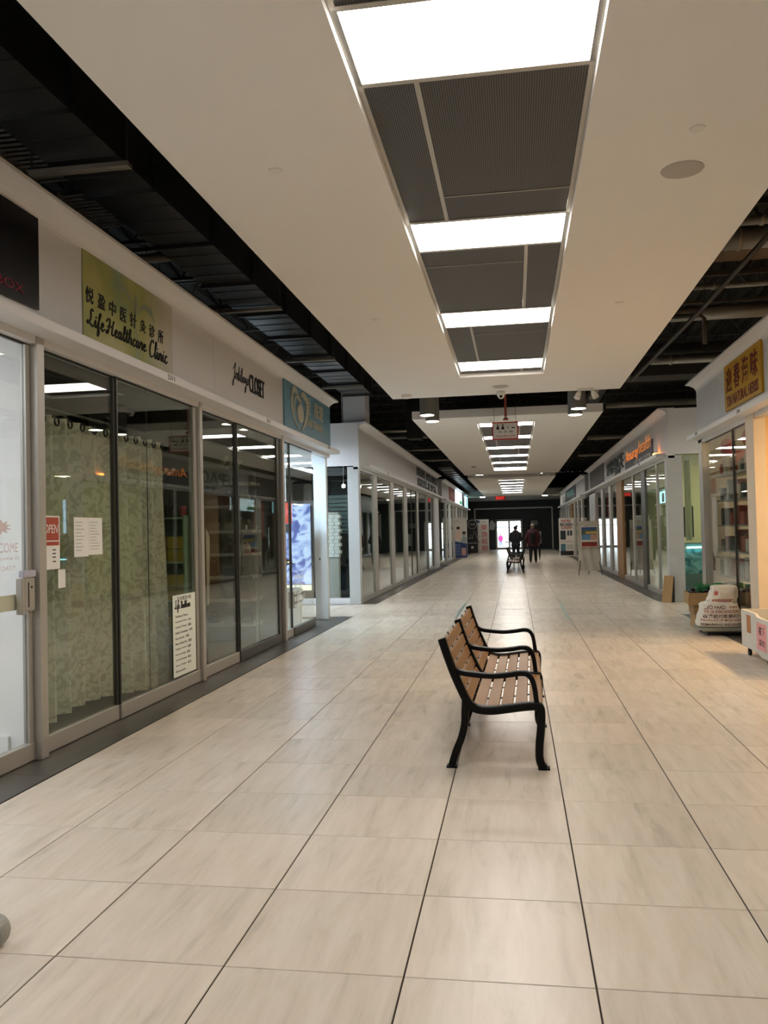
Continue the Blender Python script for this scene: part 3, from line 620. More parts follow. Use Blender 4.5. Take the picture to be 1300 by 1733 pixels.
# exit sign
s = thing('exit_sign', (-.95, 54.3, 3.38), 'small red glowing exit sign below the lobby bulkhead', 'sign')
mk('sign_panel', MB().box(-1.25, -.62, 54.32, 54.45, 3.38, 3.6199), mat('exit_red', '#7c1418', .5, emis=.12, ecol='#c01818'), s)
txt('EXIT', .5, .17, (-.935, 54.32, 3.5), (1, 0, 0), mat('exit_lit', '#ff5a4a', emis=.6, ecol='#ff4a3a'), s, depth=.01)
# dome camera
s = thing('dome_camera', (-.17, 12.85, 3.55), 'small white dome camera under the far edge of near slab', 'camera')
mk('housing', MB().lathe([(.065, 3.55), (.065, 3.51), (.055, 3.48), (.035, 3.445), (.01, 3.435)], (-.17, 12.85, 0), 16), M_white, s, smooth=True); mk('lens', MB().ball((-.17, 12.80, 3.465), .024), M_blk, s, smooth=True)
# pendant cylinder downlights
M_cyl = mat('grey_cylinder', '#85837d', .5)
M_cyll = mat('downlight_lens', '#ffffff', emis=14, ecol='#fff3dc', var=0)
def cyl_light(x, y, z, lab, r=.125):
    t = thing('cylinder_downlight', (x, y, z), lab, 'light', 'cylinder downlights in the ceiling gap')
    mk('housing', MB().lathe([(r, 0), (r, 1.1), (r-.01, 1.11), (.01, 1.11)], (0, 0, 0), 24), M_cyl, t, local=True); mk('lens', MB().lathe([(r-.012, -.004), (r-.012, 0.001), (.01, .001)], (0, 0, 0), 24), M_cyll, t, local=True)
    mk('rod', MB().tube([(0, 0, 1.1), (0, 0, 5.62-z)], .01, 6), M_aluD, t, local=True); return t
cyl_light(-1.43, 14.1, 3.41, 'grey cylinder downlight at the left of the ceiling gap, nearer one'); cyl_light(-1.43, 15.0, 3.42, 'grey cylinder downlight at the left of the ceiling gap, farther one')
cyl_light(1.07, 14.1, 3.41, 'grey cylinder downlight at the right of the ceiling gap, nearer one'); cyl_light(1.08, 15.0, 3.43, 'grey cylinder downlight at the right of the ceiling gap, farther one')
for x, lab in ((-1.35, 'small lit downlight left in the gap before the far slab'), (1.15, 'small lit downlight right in the gap before the far slab')): cyl_light(x, 33.0, 3.62, lab, .16)
for x, lab in ((-2.1, 'small lobby downlight at the left of the exit sign'), (1.9, 'small lobby downlight at the right of the exit sign')): disc('lobby_downlight', x, 55, .16, .02, mat('lobby_lens', '#ffffff', emis=40, ecol='#fff3e0', var=0), lab, 'light', z=3.62)
# emergency twin heads
def twin(x, y, z, lab):
    t = thing('emergency_light', (x, y, z), lab, 'light')
    mk('bracket', MB().box(x-.12, x+.12, y-.03, y+.03, z-.03, z), M_white, t)
    for k in (-1, 1): mk('lamp_head', MB().tube([(x+k*.09, y, z-.03), (x+k*.11, y-.02, z-.08), (x+k*.14, y-.05, z-.15)], [.02, .04, .05], 12), M_white, t, smooth=True)
twin(1.1, 12.95, 3.55, 'white twin head emergency light under right end of near slab'); twin(1.15, 31.8, 3.55, 'white twin head emergency light under the end of middle slab')

# ============================================================ VOID: ducts, pipes, joists
d = thing('rectangular_duct', (-2.92, -6, 4.1), 'long dark rectangular air duct above the near left storefronts', 'duct')
mk('duct_body', MB().box(-3.2, -2.66, -6, 15.85, 4.1, 4.72), M_duct, d)
y = -5
while y < 15.8:
    mk('duct_flange', MB().box(-3.23, -2.63, y, y+.035, 4.07, 4.10).box(-2.66, -2.63, y, y+.035, 4.1, 4.75), M_duct, d)
    y += 1.22
rv = MB(); y = -5.7
while y < 15.8: rv.box(-3.2, -2.66, y, y+.012, 4.094, 4.1); y += .3
mk('duct_ribs', rv, M_duct, d, kind='stuff')
for k, y in enumerate((3.35, 5.45, 9.3, 12.2, 14.6)):
    t = thing('duct_hanger', (-2.92, y, 4.0), 'steel trapeze bar strapped under the left duct, %s from the viewer' % WORD[k], 'hanger', 'duct hangers')
    mk('bar', MB().box(-3.35, -2.6, y-.02, y+.02, 4.035, 4.068).box(-3.35, -2.6, y+.04, y+.06, 4.04, 4.068), M_ductL, t)
    mk('rod', MB().tube([(-2.61, y, 4.05), (-2.61, y, 5.54)], .008, 6), M_steel, t); mk('rod', MB().tube([(-3.33, y, 4.05), (-3.33, y, 5.54)], .008, 6), M_steel, t)
mk('duct_riser', MB().box(-3.5, -3.02, 17.1, 17.6, 3.72, 5.54), M_fasc, None, 'pale vertical boxed riser above the middle left corner', 'duct', bevel=.01)
mk('duct_riser', MB().box(-2.6, -2.25, 20.5, 21.0, 3.75, 5.54), M_deck, None, 'black vertical riser left of the middle slab', 'duct', bevel=.01)
d = thing('rectangular_duct', (-2.72, 33, 3.95), 'far blue lit duct above the far left shops', 'duct')
mk('duct_body', MB().box(-3.0, -2.45, 33, 53.9, 3.95, 4.4), M_duct, d, bevel=.01)
for k in range(14): mk('duct_flange', MB().box(-3.03, -2.42, 33.5+k*1.5, 33.56+k*1.5, 3.92, 3.949), M_duct, d)
for k in range(4): mk('hanger_rod', MB().tube([(-3.05, 34+k*6, 3.95), (-3.05, 34+k*6, 5.549)], .008, 6), M_steel, d)
# louvre grilles above clinic fascia
for k, (y0, y1, lab) in enumerate(((5.6, 6.6, 'metal wire cable tray above clinic fascia, nearer part'), (6.9, 7.7, 'metal wire cable tray above clinic fascia, farther part'))):
    g = thing('cable_tray', (-3.6, y0, 4.5), lab, 'tray'); y = y0; mk('rod', MB().tube([(-3.96, y0+.1, 4.5), (-3.96, y0+.1, 5.62)], .006, 6), M_steel, g)
    while y < y1: mk('rung', MB().box(-3.95, -3.3, y, y+.014, 4.5, 4.514), M_ductL, g); y += .075
    mk('rail', MB().box(-3.97, -3.95, y0, y1, 4.48, 4.55), M_ductL, g); mk('rail', MB().box(-3.3, -3.28, y0, y1, 4.48, 4.55), M_ductL, g)
# right side ducts across
RDU = [(3.9, 4.75, .1, 'narrow pale pipe crossing above the herb shop, nearest'), (9.2, 4.62, .05, 'pale pipe crossing above the herb shop, first visible'), (10.15, 4.75, .13, 'round duct crossing above the herb shop, near one'),
       (11.4, 4.55, .035, 'slim cream pipe crossing above herb sign'), (13.0, 4.6, .11, 'round grey duct crossing above the herb shop, middle one'), (14.5, 4.2, .06, 'grey pipe crossing over the right cross corridor'), (16.0, 4.6, .2, 'large round duct crossing before the middle right shop'), (21.5, 4.5, .08, 'pipe crossing above middle right shop, nearer'), (27.0, 4.3, .09, 'pipe crossing above middle right shop, farther'), (31.0, 4.1, .07, 'pipe crossing near the end of middle right shop')]
for y, z, r, lab in RDU:
    t = thing('round_duct', (1.8, y, z), lab, 'duct')
    mk('duct_body', MB().tube([(2.3, y, z), (9.5, y, z)], r, 16), M_ductL, t, smooth=True)
    mk('collar', MB().tube([(2.6, y, z), (2.64, y, z)], r+.012, 16), M_ductL, t, smooth=True); mk('collar', MB().tube([(4.2, y, z), (4.24, y, z)], r+.012, 16), M_ductL, t, smooth=True)
    mk('rod', MB().tube([(3.2, y, z), (3.2, y, 5.549)], .006, 6), M_steel, t)
mk('rectangular_duct', MB().box(1.9, 2.25, 3, 31, 4.75, 4.98), M_duct, None, 'dark rectangular duct running along the right slab edge', 'duct', bevel=.01)
mk('rectangular_duct', MB().box(2.3, 6, 10.7, 11.2, 4.8, 4.98), mat('brown_duct', '#5a4a38', .6), None, 'brown boxed duct crossing above the herb shop', 'duct', bevel=.01)
mk('rectangular_duct', MB().box(2.0, 6, 15.0, 15.6, 4.05, 4.4), M_deck, None, 'black boxed duct over the right cross corridor', 'duct', bevel=.01)
def pipe(pts, r, m, lab, group=None, hang=()):
    t = thing('conduit_pipe', pts[0], lab, 'pipe', group)
    mk('pipe_run', MB().tube(pts, r, 10), m, t, smooth=True)
    for h in hang: mk('hanger_rod', MB().tube([h, (h[0], h[1], 5.549)], .005, 6), M_steel, t)
pipe([(2.62, 7.5, 4.35), (2.42, 11.0, 4.2), (2.05, 14.9, 3.98)], .03, M_steel, 'long slanting grey pipe above the herb shop fascia', None, [(2.6, 7.9, 4.34), (2.42, 11.0, 4.2), (2.1, 14.4, 4.0)])
pipe([(1.9, 12.1, 4.35), (2.6, 12.1, 4.35), (2.65, 12.1, 4.3), (2.65, 12.1, 3.95)], .03, M_steel, 'bent grey elbow pipe beside the near slab', None, [(2.2, 12.1, 4.35)])
pipe([(1.35, 13.6, 5.54), (1.5, 14.5, 3.9), (1.4, 15.5, 3.8)], .05, M_ductL, 'silver flexible pipe in the gap between the slabs', None, [(1.45, 15.2, 3.83)])
for k in range(3): pipe([(1.7+k*.07, 2, 4.66-k*.05), (1.7+k*.07, 34, 4.66-k*.05)], .014, M_steel, 'thin conduit along the right void, %s from the slab' % WORD[k], 'thin conduits in the right void', [(1.7+k*.07, yy, 4.66-k*.05) for yy in (5, 13.6, 22, 30)])
for k, (y, z) in enumerate(((8.9, 4.6), (10.3, 4.35), (22.5, 4.2), (25, 4.3), (28, 4.2), (31, 4.1))):
    x1 = -3.4 if y < 16 else -2.0; pipe([(-8, y, z), (x1, y, z)], .05, M_ductL, 'grey pipe crossing the left void, %s from the viewer' % WORD[k], 'pipes crossing the left void', [(-4.5, y, z), (x1-.3, y, z)])
ORD = [a+b for a in ('', 'twenty-', 'thirty-', 'forty-') for b in (WORD+['ninth', 'tenth', 'eleventh', 'twelfth', 'thirteenth', 'fourteenth', 'fifteenth', 'sixteenth', 'seventeenth', 'eighteenth', 'nineteenth', 'twentieth'] if not a else WORD+['ninth', 'tenth'])]
# open web joists
jm = MB(); x = -9.0
jm.box(-9, 9, -.03, .03, 5.0, 5.04).box(-9, 9, -.03, .03, 5.44, 5.5); k = 0
while x < 8.9: jm.tube([(x, 0, 5.03 if k % 2 else 5.46), (x+.3, 0, 5.46 if k % 2 else 5.03)], .014, 4); x += .3; k += 1
jo = mk('roof_joist', jm, M_steel, None, 'open web steel joist in the roof void, nearest to the viewer', 'joist', 'roof joists', local=True); jo.location = (0, 2.0, 0); y = 3.5; k = 0
while y < 60:
    if abs(y-15.2) > .5: dup(jo, (0, y, 0), 'open web steel joist in the roof void, %s from the viewer' % ORD[k+1]); k += 1
    y += 1.5

# ============================================================ SHOP FURNITURE & GOODS
# curtain in the clinic
cm = two_tone('damask_curtain', '#b3ae98', '#d0cab4', 9, .44, .52, .85, dist=2.2)
cv = []; n = 150; rows = 8
def curtain(y0, y1, z0, z1, d0, waves, amp):
    mb = MB(); nn = int(waves*12)
    for j in range(rows+1):
        z = z0+(z1-z0)*j/rows
        for i in range(nn+1):
            t = i/nn; t += .012*math.sin(t*23)*(1-t)*t*4; a = amp*(.7+.3*math.sin(t*9+1))*(1-.25*j/rows)
            ph = t*waves*2*PI+.35*math.sin(j*.5+t*7)
            mb.v.append(Vector((SX(-1, d0)+a*math.sin(ph), y0+(y1-y0)*t+.012*math.sin(ph*2), z+(.05*math.sin(t*5) if j == 0 else 0))))
    for j in range(rows):
        for i in range(nn):
            q = j*(nn+1)+i; mb.f.append((q, q+1, q+nn+2, q+nn+1))
    return mb
t = thing('grommet_curtain', (SX(-1, 3.35), 6.4, 0), 'beige green damask curtain hung on a rod behind clinic glass', 'curtain')
mk('curtain_cloth', curtain(5.35, 7.82, .1, 2.36, 3.31, 10, .11), cm, t, smooth=True)
mk('curtain_rod', MB().tube([(SX(-1, 3.31), 5.29, 2.42), (SX(-1, 3.31), 8.15, 2.42)], .014, 10), M_aluD, t, smooth=True)
for k in range(13):
    yy = 5.5+k*.185; ring = []
    for a in range(13): ring.append((SX(-1, 3.2), yy+.03*math.cos(a*PI/6), 2.31+.03*math.sin(a*PI/6)))
    mk('grommet', MB().tube(ring, .007, 6, cap=False), M_blk, t)
# papers on clinic glass
XG = SX(-1, 3.068)
def paper(name, y0, y1, z0, z1, m, label, lines=0, d=3.070, s_=-1, title=None, cat_='paper'):
    r = thing(name, (SX(s_, d), (y0+y1)/2, z0), label, cat_)
    mk('sheet', MB().box(SX(s_, d), SX(s_, d-.002), y0, y1, z0, z1), m, r)
    if lines:
        g = MB(); hh = (z1-z0)
        for k in range(lines):
            zz = z1-hh*(.12+.8*k/lines); ln = .5+.4*random.random(); g.box(SX(s_, d-.0021), SX(s_, d-.0028), y0+(y1-y0)*.1, y0+(y1-y0)*(.1+.8*ln), zz-hh*.012, zz)
        mk('printed_lines', g, mat('grey_print', '#77756f'), r)
    return r
paper('notice_paper', 5.67, 5.875, 1.315, 1.605, M_paper, 'left half of the white notice pair taped on clinic glass', 9)
paper('notice_paper', 5.878, 6.09, 1.325, 1.605, M_paper, 'right half of the white notice pair taped on clinic glass', 10)
paper('blank_card', 5.45, 5.545, 1.105, 1.235, M_paper, 'small blank white card on clinic glass below the open sign')
r = paper('open_sign', 5.26, 5.475, 1.24, 1.61, M_paper, 'red and white open hours sign at the left edge of clinic glass', cat_='sign')
mk('red_panel', MB().box(SX(-1, 3.067), SX(-1, 3.066), 5.27, 5.462, 1.44, 1.6), mat('orange_red', '#a8452f'), r); mk('red_panel', MB().box(SX(-1, 3.067), SX(-1, 3.066), 5.27, 5.462, 1.405, 1.432), mat('orange_red'), r)
txt('OPEN', .17, .06, (SX(-1, 3.066), 5.365, 1.52), LD, M_paper, r, shear=.2, depth=.001)
mk('printed_lines', MB().box(SX(-1, 3.067), SX(-1, 3.066), 5.38, 5.42, 1.37, 1.378).box(SX(-1, 3.067), SX(-1, 3.066), 5.38, 5.42, 1.345, 1.353).box(SX(-1, 3.067), SX(-1, 3.066), 5.38, 5.42, 1.32, 1.328).box(SX(-1, 3.067), SX(-1, 3.066), 5.38, 5.42, 1.29, 1.298), M_ink, r)
r = thing('handwritten_poster', (SX(-1, 3.05), 7.68, .09), 'tall white handwritten poster low on the clinic glass', 'poster')
pw = mat('pale_green_paper', '#dfe6dc', .8)
mk('sheet', MB().box(SX(-1, 3.055), SX(-1, 3.053), 7.38, 7.93, .14, .9), pw, r)
xt = SX(-1, 3.053)
script('Life', (xt+.002, 7.42, .77), LD, .08, .0035, M_ink, r, .8); script('Healthcare', (xt+.002, 7.56, .77), LD, .07, .0035, M_ink, r, .75)
txt('针灸推拿中医', .34, .04, (xt, 7.66, .865), LD, M_ink, r, depth=.001)
for k, (a, b) in enumerate((('Traditional Chinese', ''), ('Acupuncture Moxa', '针灸'), ('Cupping Therapy', '拔罐'), ('Herbal Consultation', '中药'), ('Insomnia', '失眠'), ('Neck & Back Pain', '颈椎'), ('Weight Control', '减肥'), ('Dermatology', '皮肤'), ('Tui Na Massage', '推拿'), ('Stress Fatigue', '疲劳'), ('Rheumatism', ''))):
    zz = .70-k*.051; wd = .15+.008*len(a); txt(a, wd, .022, (xt, 7.43+wd/2, zz), LD, M_ink, r, depth=.001, shear=.1)
    if b: txt(b, .08, .026, (xt, 7.5+wd, zz), LD, M_ink, r, depth=.001)
# door 1: handle, lock, stickers
dh = mk('door_handle', MB().box(SX(-1, 3.06), SX(-1, 3.015), 4.93, 4.965, .97, 1.2).box(SX(-1, 3.058), SX(-1, 3.03), 4.985, 5.10, .985, 1.2), M_alu, d1, bevel=.004)
mk('handle_slot', MB().box(SX(-1, 3.03), SX(-1, 3.0285), 5.02, 5.032, 1.01, 1.17), M_blk, dh)
mk('clear_lock_cover', MB().box(SX(-1, 3.06), SX(-1, 3.02), 4.96, 5.1, 1.205, 1.25), mat('clear_plastic', '#b9b7c4', .2), d1, bevel=.005)
mk('keyhole', MB().lathe([(.008, 0), (.008, .003)], (SX(-1, 3.03), 5.06, 1.14), 10, 0), M_ink, dh)
sk = mat('faint_pink_print', '#dccfd0', .7); r = thing('window_sticker', (SX(-1, 3.07), 4.75, 1.2), 'faint pink welcome sticker lettering on the near left door glass', 'sticker')
txt('WELCOME', .36, .06, (SX(-1, 3.072), 4.8, 1.4), LD, sk, r, depth=.001); txt('please come in', .36, .03, (SX(-1, 3.072), 4.8, 1.33), LD, sk, r, depth=.001); txt('OPEN DAILY', .3, .03, (SX(-1, 3.072), 4.8, 1.27), LD, sk, r, depth=.001)
mk('floral_print', MB().add(*(lambda: ([(SX(-1, 3.072), 4.8+.12*math.cos(k*PI/10)*(1 if k % 2 else .5), 1.53+.05*math.sin(k*PI/10)*(1 if k % 2 else .5)) for k in range(20)], [tuple(range(20))]))()), sk, r)
mk('band_print', MB().box(SX(-1, 3.072), SX(-1, 3.071), 4.6, 4.98, 1.0, 1.1), mat('pale_olive_print', '#bfbea6', .7), r)
mk('picture_frame', MB().box(-3.95, -3.62, 5.17, 5.2, 1.5, 2.15), M_dark, None, 'dark framed picture on the bright shop far wall', 'picture', bevel=.005)
# green shelving with herb boxes in the clinic
M_gsh = mat('green_back', '#3f6d4a', .6); M_yel = mat('yellow_box', '#a79420', .6, var=.15, scale=30)
t = thing('display_shelf', (-3.45, 7.9, 0), 'green backed display shelf at the right end of the clinic window', 'shelf')
mk('back_panel', MB().box(-3.8, -3.24, 8.12, 8.14, 0, 1.66), M_gsh, t); mk('side_panel', MB().box(-3.24, -3.225, 7.86, 8.14, 0, 1.66), mat('pale_green', '#7f9a80'), t)
for z in (.4, .82, 1.2, 1.64): mk('shelf_board', MB().box(-3.8, -3.241, 7.86, 8.118, z-.015, z), mat('pale_green'), t)
for z in (.4, .82, 1.2):
    for k in range(5):
        for l in range(2):
            x = -3.72+k*.1
            mk('remedy_box', MB().box(x, x+.075, 7.9, 7.97, z+l*.13, z+.12+l*.13), M_yel, None, 'yellow remedy box, %s from the left, %s row of the %s green clinic shelf up' % (WORD[k], ('lower', 'upper')[l], WORD[(.4, .82, 1.2).index(z)]), 'box', 'yellow boxes on the clinic shelf')
t = thing('potted_orchid', (-3.45, 7.98, 1.64), 'dark potted orchid with pale flowers on top of the clinic shelf', 'plant')
mk('pot', MB().lathe([(.045, 1.64), (.065, 1.76), (.06, 1.76), (.05, 1.75), (.002, 1.74)], (-3.45, 7.98, 0), 16), M_blk, t)
mk('stem', MB().tube([(-3.45, 7.98, 1.75), (-3.46, 7.98, 1.95), (-3.42, 7.97, 2.1)], .005, 6).tube([(-3.45, 7.98, 1.75), (-3.49, 7.98, 1.9), (-3.5, 7.97, 2.08)], .005, 6), mat('plant_green', '#39482c'), t)
for k in range(6): mk('flower', MB().ball((-3.5+k*.025, 7.97, 2.08+.02*(k % 3)), (.022, .015, .02), 8, 5), mat('pale_petal', '#cfc8c4'), t, smooth=True)
mk('red_cup', MB().lathe([(.025, 1.64), (.035, 1.75), (.03, 1.755), (.002, 1.75)], (-3.28, 7.98, 0), 14), mat('pinkred', '#b84a4a'), None, 'pink red cup on top of the clinic shelf', 'cup')
# closet shop: rack, coats, shelves
t = thing('clothes_rack', (-3.6, 9.3, 0), 'black clothes rail in the closet shop window', 'rack')
mk('rail', MB().tube([(-3.45, 9.0, 1.62), (-4.5, 9.0, 1.62)], .012, 8), M_blk, t); mk('leg', MB().tube([(-3.45, 9.0, .004), (-3.45, 9.0, 1.62)], .012, 8), M_blk, t); mk('leg', MB().tube([(-4.5, 9.0, .004), (-4.5, 9.0, 1.62)], .012, 8), M_blk, t)
plaid = two_tone('plaid_wool', '#4e4a45', '#b5ab9c', 14, .4, .6, .9, 'wave', (1, 1, 1), .3); cloths = [plaid, mat('dark_wool', '#23211f', .9), mat('grey_wool', '#5c5852', .9), plaid, mat('black_wool', '#161616', .9)]
for k in range(5):
    xx = -3.52-k*.12; t = thing('coat', (xx, 9.0, .6), ['plaid coat hanging nearest the closet glass', 'dark coat hanging second on the closet rail', 'grey coat hanging third on the closet rail', 'second plaid coat on the closet rail', 'black coat hanging last on the closet rail'][k], 'coat', 'coats on the closet rail')
    P = [(-.2, .65), (.2, .65), (.23, 1.0), (.26, 1.45), (.12, 1.56), (0, 1.59), (-.12, 1.56), (-.26, 1.45), (-.23, 1.0)]
    mk('cloth', MB().prism([(9.0+a, b) for a, b in P], 0, xx-.035, xx+.035), cloths[k], t, bevel=.015)
    mk('hanger', MB().tube([(xx, 9.0, 1.57), (xx, 9.0, 1.6), (xx, 9.01, 1.635)], .003, 6), M_alu, t)
t = thing('display_shelf', (-3.7, 10.7, 0), 'white tiered display shelf in the closet shop', 'shelf')
M_shw = mat('dull_white_board', '#b5b2a8', .6)
shz = [.3, .62, .92, 1.22, 1.52, 1.85, 2.15]
for z in shz: mk('shelf_board', MB().box(-4.6, -3.4, 10.55, 10.95, z-.04, z), M_shw, t, bevel=.003, seg=1)
mk('upright', MB().box(-3.5, -3.47, 10.96, 11.0, 0, 2.3), M_shw, t); mk('upright', MB().box(-4.5, -4.47, 10.96, 11.0, 0, 2.3), M_shw, t)
gc = ['#3b2f2a', '#74323a', '#2f3b52', '#8f8a7c', '#1f1f1f', '#b9b3a4', '#5a4632']
for a, z in enumerate(shz[:-1]):
    for k in range(5):
        x = -4.5+k*.22+random.random()*.03; hh = .08+.1*random.random(); col = random.choice(gc)
        P = MB().prism([(x, z+.001), (x+.15, z+.001), (x+.14, z+hh), (x+.01, z+hh)], 1, 10.62, 10.72)
        t = thing('handbag', (x+.07, 10.67, z), '%s small handbag, %s from the glass on the %s shelf up' % ({'#3b2f2a': 'dark brown', '#74323a': 'wine red', '#2f3b52': 'navy', '#8f8a7c': 'taupe', '#1f1f1f': 'black', '#b9b3a4': 'cream', '#5a4632': 'tan'}[col], WORD[4-k], WORD[a]), 'bag', 'bags on the closet shop shelves')
        mk('bag_body', P, mat('bag'+col, col, .6), t, bevel=.012); mk('handle', MB().tube(cat([(x+.03, 10.67, z+hh-.01), (x+.045, 10.67, z+hh+.04), (x+.105, 10.67, z+hh+.04), (x+.12, 10.67, z+hh-.01)], 3), .005, 6), mat('bag'+col), t)
t = thing('flower_bouquet', (-3.7, 10.72, 2.15), 'pale artificial flower bouquet on the top closet shelf', 'flowers')
mk('vase', MB().lathe([(.05, 2.15), (.07, 2.22), (.04, 2.3), (.05, 2.32)], (-3.72, 10.72, 0), 14), M_shw, t, smooth=True)
for k in range(22):
    a = k*2.4; rr = .05+.1*random.random(); mk('flower', MB().ball((-3.72+rr*math.cos(a), 10.72+rr*math.sin(a)*.7, 2.36+.12*random.random()), .032, 8, 5), mat('ivory_petal', '#b9b19c'), t, smooth=True)
for k in range(4):
    mk('storage_box', MB().box(-4.3, -3.5, 8.5+.0*k, 8.9, .002+k*.17, .165+k*.17), M_shw, None, 'pale flat storage box under the coats, %s from the floor' % WORD[k], 'box', 'boxes stacked under coats', bevel=.006)
# travel shop: glowing screen, posters, counter
t = thing('winter_screen', (-4.1, 13.3, .6), 'large glowing screen showing a blue snowy village at night', 'screen')
def screen_mat():
    m = bpy.data.materials.new('winter_screen'); m.use_nodes = True; nt = m.node_tree; N = nt.nodes; L = nt.links; b = N['Principled BSDF']; b.inputs['Base Color'].default_value = (.02, .02, .03, 1)
    tc = N.new('ShaderNodeTexCoord'); n = N.new('ShaderNodeTexNoise'); n.inputs['Scale'].default_value = 5; n.inputs['Detail'].default_value = 8; n.inputs['Distortion'].default_value = 1.5; L.new(tc.outputs['Object'], n.inputs[0])
    cr = N.new('ShaderNodeValToRGB'); e = cr.color_ramp.elements; e[0].position = .38; e[0].color = C('#4a5aa0'); e[1].position = .6; e[1].color = C('#bcd4f4'); k = e.new(.48); k.color = C('#8fa6dc')
    L.new(n.outputs['Fac'], cr.inputs[0]); L.new(cr.outputs[0], b.inputs['Emission Color']); b.inputs['Emission Strength'].default_value = 1.1; return m
mk('screen', MB().box(-4.35, -3.35, 13.5, 13.52, .62, 1.95), screen_mat(), t); mk('screen_frame', MB().box(-4.4, -3.3, 13.52, 13.56, .5, 2.0), M_aluD, t)
mk('lit_base', MB().box(-4.35, -3.35, 13.49, 13.51, .52, .61), mat('lit_cream', '#e8efd0', emis=.8, ecol='#e8efd0'), t)
mk('picture_cottage', MB().prism([(-3.98, .95), (-3.62, .95), (-3.72, 1.02), (-3.82, 1.1), (-3.9, 1.02)], 1, 13.49, 13.499), mat('cottage_dark', '#1a1c24'), t)
for k in range(4): mk('picture_window', MB().box(-3.88+k*.045, -3.855+k*.045, 13.484, 13.49, .98, 1.0), mat('cottage_light', '#ffe9b0', emis=1.5, ecol='#ffe9b0'), t)
r = thing('red_poster', (SX(-1, 3.2), 11.9, 1.6), 'red and pink Chinese poster hanging inside the travel shop', 'poster')
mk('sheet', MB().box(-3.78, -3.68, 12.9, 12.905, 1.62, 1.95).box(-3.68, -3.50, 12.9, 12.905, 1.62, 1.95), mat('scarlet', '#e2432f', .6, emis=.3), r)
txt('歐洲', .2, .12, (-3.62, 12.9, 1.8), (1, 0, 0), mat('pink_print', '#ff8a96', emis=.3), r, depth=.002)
mk('dark_panel', MB().box(-3.86, -3.56, 12.91, 12.93, 1.48, 1.61), M_dark, r)
r = thing('window_sticker', (SX(-1, 3.06), 11.75, .35), 'white barred service lettering stuck low on travel glass', 'sticker')
for k, s_ in enumerate(('机票 AIR', '酒店 HOTEL', '旅行 TOURS', '签证 VISA', '保险')): txt(s_, .5, .07, (SX(-1, 3.058), 11.95, .83-k*.105), LD, M_paper, r, depth=.002); mk('rule', MB().box(SX(-1, 3.058), SX(-1, 3.056), 11.7, 12.2, .885-k*.105, .89-k*.105), M_ink, r)
t = thing('brochure_stand', (-3.45, 12.75, 0), 'white brochure stand by the travel shop opening', 'stand')
mk('stand_body', MB().box(-3.55, -3.35, 12.7, 12.85, .004, .62), M_white, t, bevel=.005); mk('brochure', MB().box(-3.52, -3.38, 12.69, 12.699, .3, .55), mat('brochure_print', '#8a6a62', var=.4, scale=20), t)
mk('service_counter', MB().box(-5.5, -4.4, 12.2, 12.7, .004, .95).box(-5.55, -4.35, 12.15, 12.75, .95, .99), mat('blue_counter', '#3f5f78', .5), None, 'blue service counter inside the travel shop', 'counter', bevel=.006)
# interior strip lights (hung in the shops, several unseen and added for light)
def strip_light(x, y, z, ln, power, col, lab, axis='y', w=.15):
    t = thing('strip_light', (x, y, z), lab, 'light')
    if axis == 'y': b = (x-w/2, x+w/2, y-ln/2, y+ln/2)
    else: b = (x-ln/2, x+ln/2, y-w/2, y+w/2)
    mk('housing', MB().box(b[0]-.01, b[1]+.01, b[2]-.01, b[3]+.01, z+.011, z+.05), M_white, t)
    mk('diffuser', MB().box(*b, z, z+.01), mat('tube_%s_%d' % (col, power*10), '#ffffff', emis=power, ecol=col, var=0), t)
    mk('rod', MB().tube([(x, y, z+.05), (x, y, 5.54)], .005, 6), M_steel, t)
strip_light(-4.4, 1.5, 3.0, 4, 14, '#f4f4ff', 'long cool strip light in the bright white shop', w=.3)
strip_light(-4.9, 4.3, 3.0, 1.4, 14, '#f4f4ff', 'cool strip light before the far wall of the bright shop', 'x', .3)
strip_light(-4.6, 12.9, 2.95, 1.4, 40, '#d4ecff', 'bright cool strip light deep in the travel shop', 'x', .3)
strip_light(-3.4, 12.25, 2.9, 1.5, 26, '#d4ecff', 'added cool strip light behind the travel shop glass', 'y', .2)  # added so cool light clears the screen and reaches the post
strip_light(-5.0, 15.4, 3.3, 2.4, 30, '#e4f2ff', 'cool strip light in the left cross corridor', 'x', .3)
strip_light(-4.5, 9.9, 3.1, 1.2, 2.5, '#fff0d8', 'added dim strip light in the closet shop')  # unseen lamp, added to lift the shop and the open void
strip_light(4.5, 9.0, 3.0, 3.0, 38, '#ffd49a', 'warm strip light at the herb shop opening', w=.3)
strip_light(4.3, 12.6, 3.0, 1.6, 26, '#ffe2b8', 'warm strip light behind the herb shop shelves')
strip_light(4.6, 18.4, 3.0, 2.0, 9, '#faf6c6', 'yellow green strip light in the middle right shop', w=.25)
strip_light(4.8, 14.6, 3.4, 2.4, 10, '#fff4e0', 'added strip light in the right cross corridor', 'x', .3)  # unseen lamp, added to light the side corridor
strip_light(-5.0, 20, 3.0, 2.0, 5, '#e8f4ff', 'added strip light in the middle left shop', w=.2)  # this and the next shop strips are unseen, added to brighten
strip_light(4.8, 24.5, 3.0, 2.4, 7, '#ffe8c8', 'added strip light in the middle right shop, farther')
strip_light(-4.8, 40, 3.0, 4, 14, '#fff2c8', 'added strip light in the far left shop')
strip_light(4.8, 43, 3.0, 4, 10, '#ffe2b0', 'added strip light in the far right shop')
strip_light(-4.2, 38.8, 3.75, 4.0, 8, '#9fd0ff', 'added blue strip light high above far left shops')  # added lamp, tints the far duct underside blue
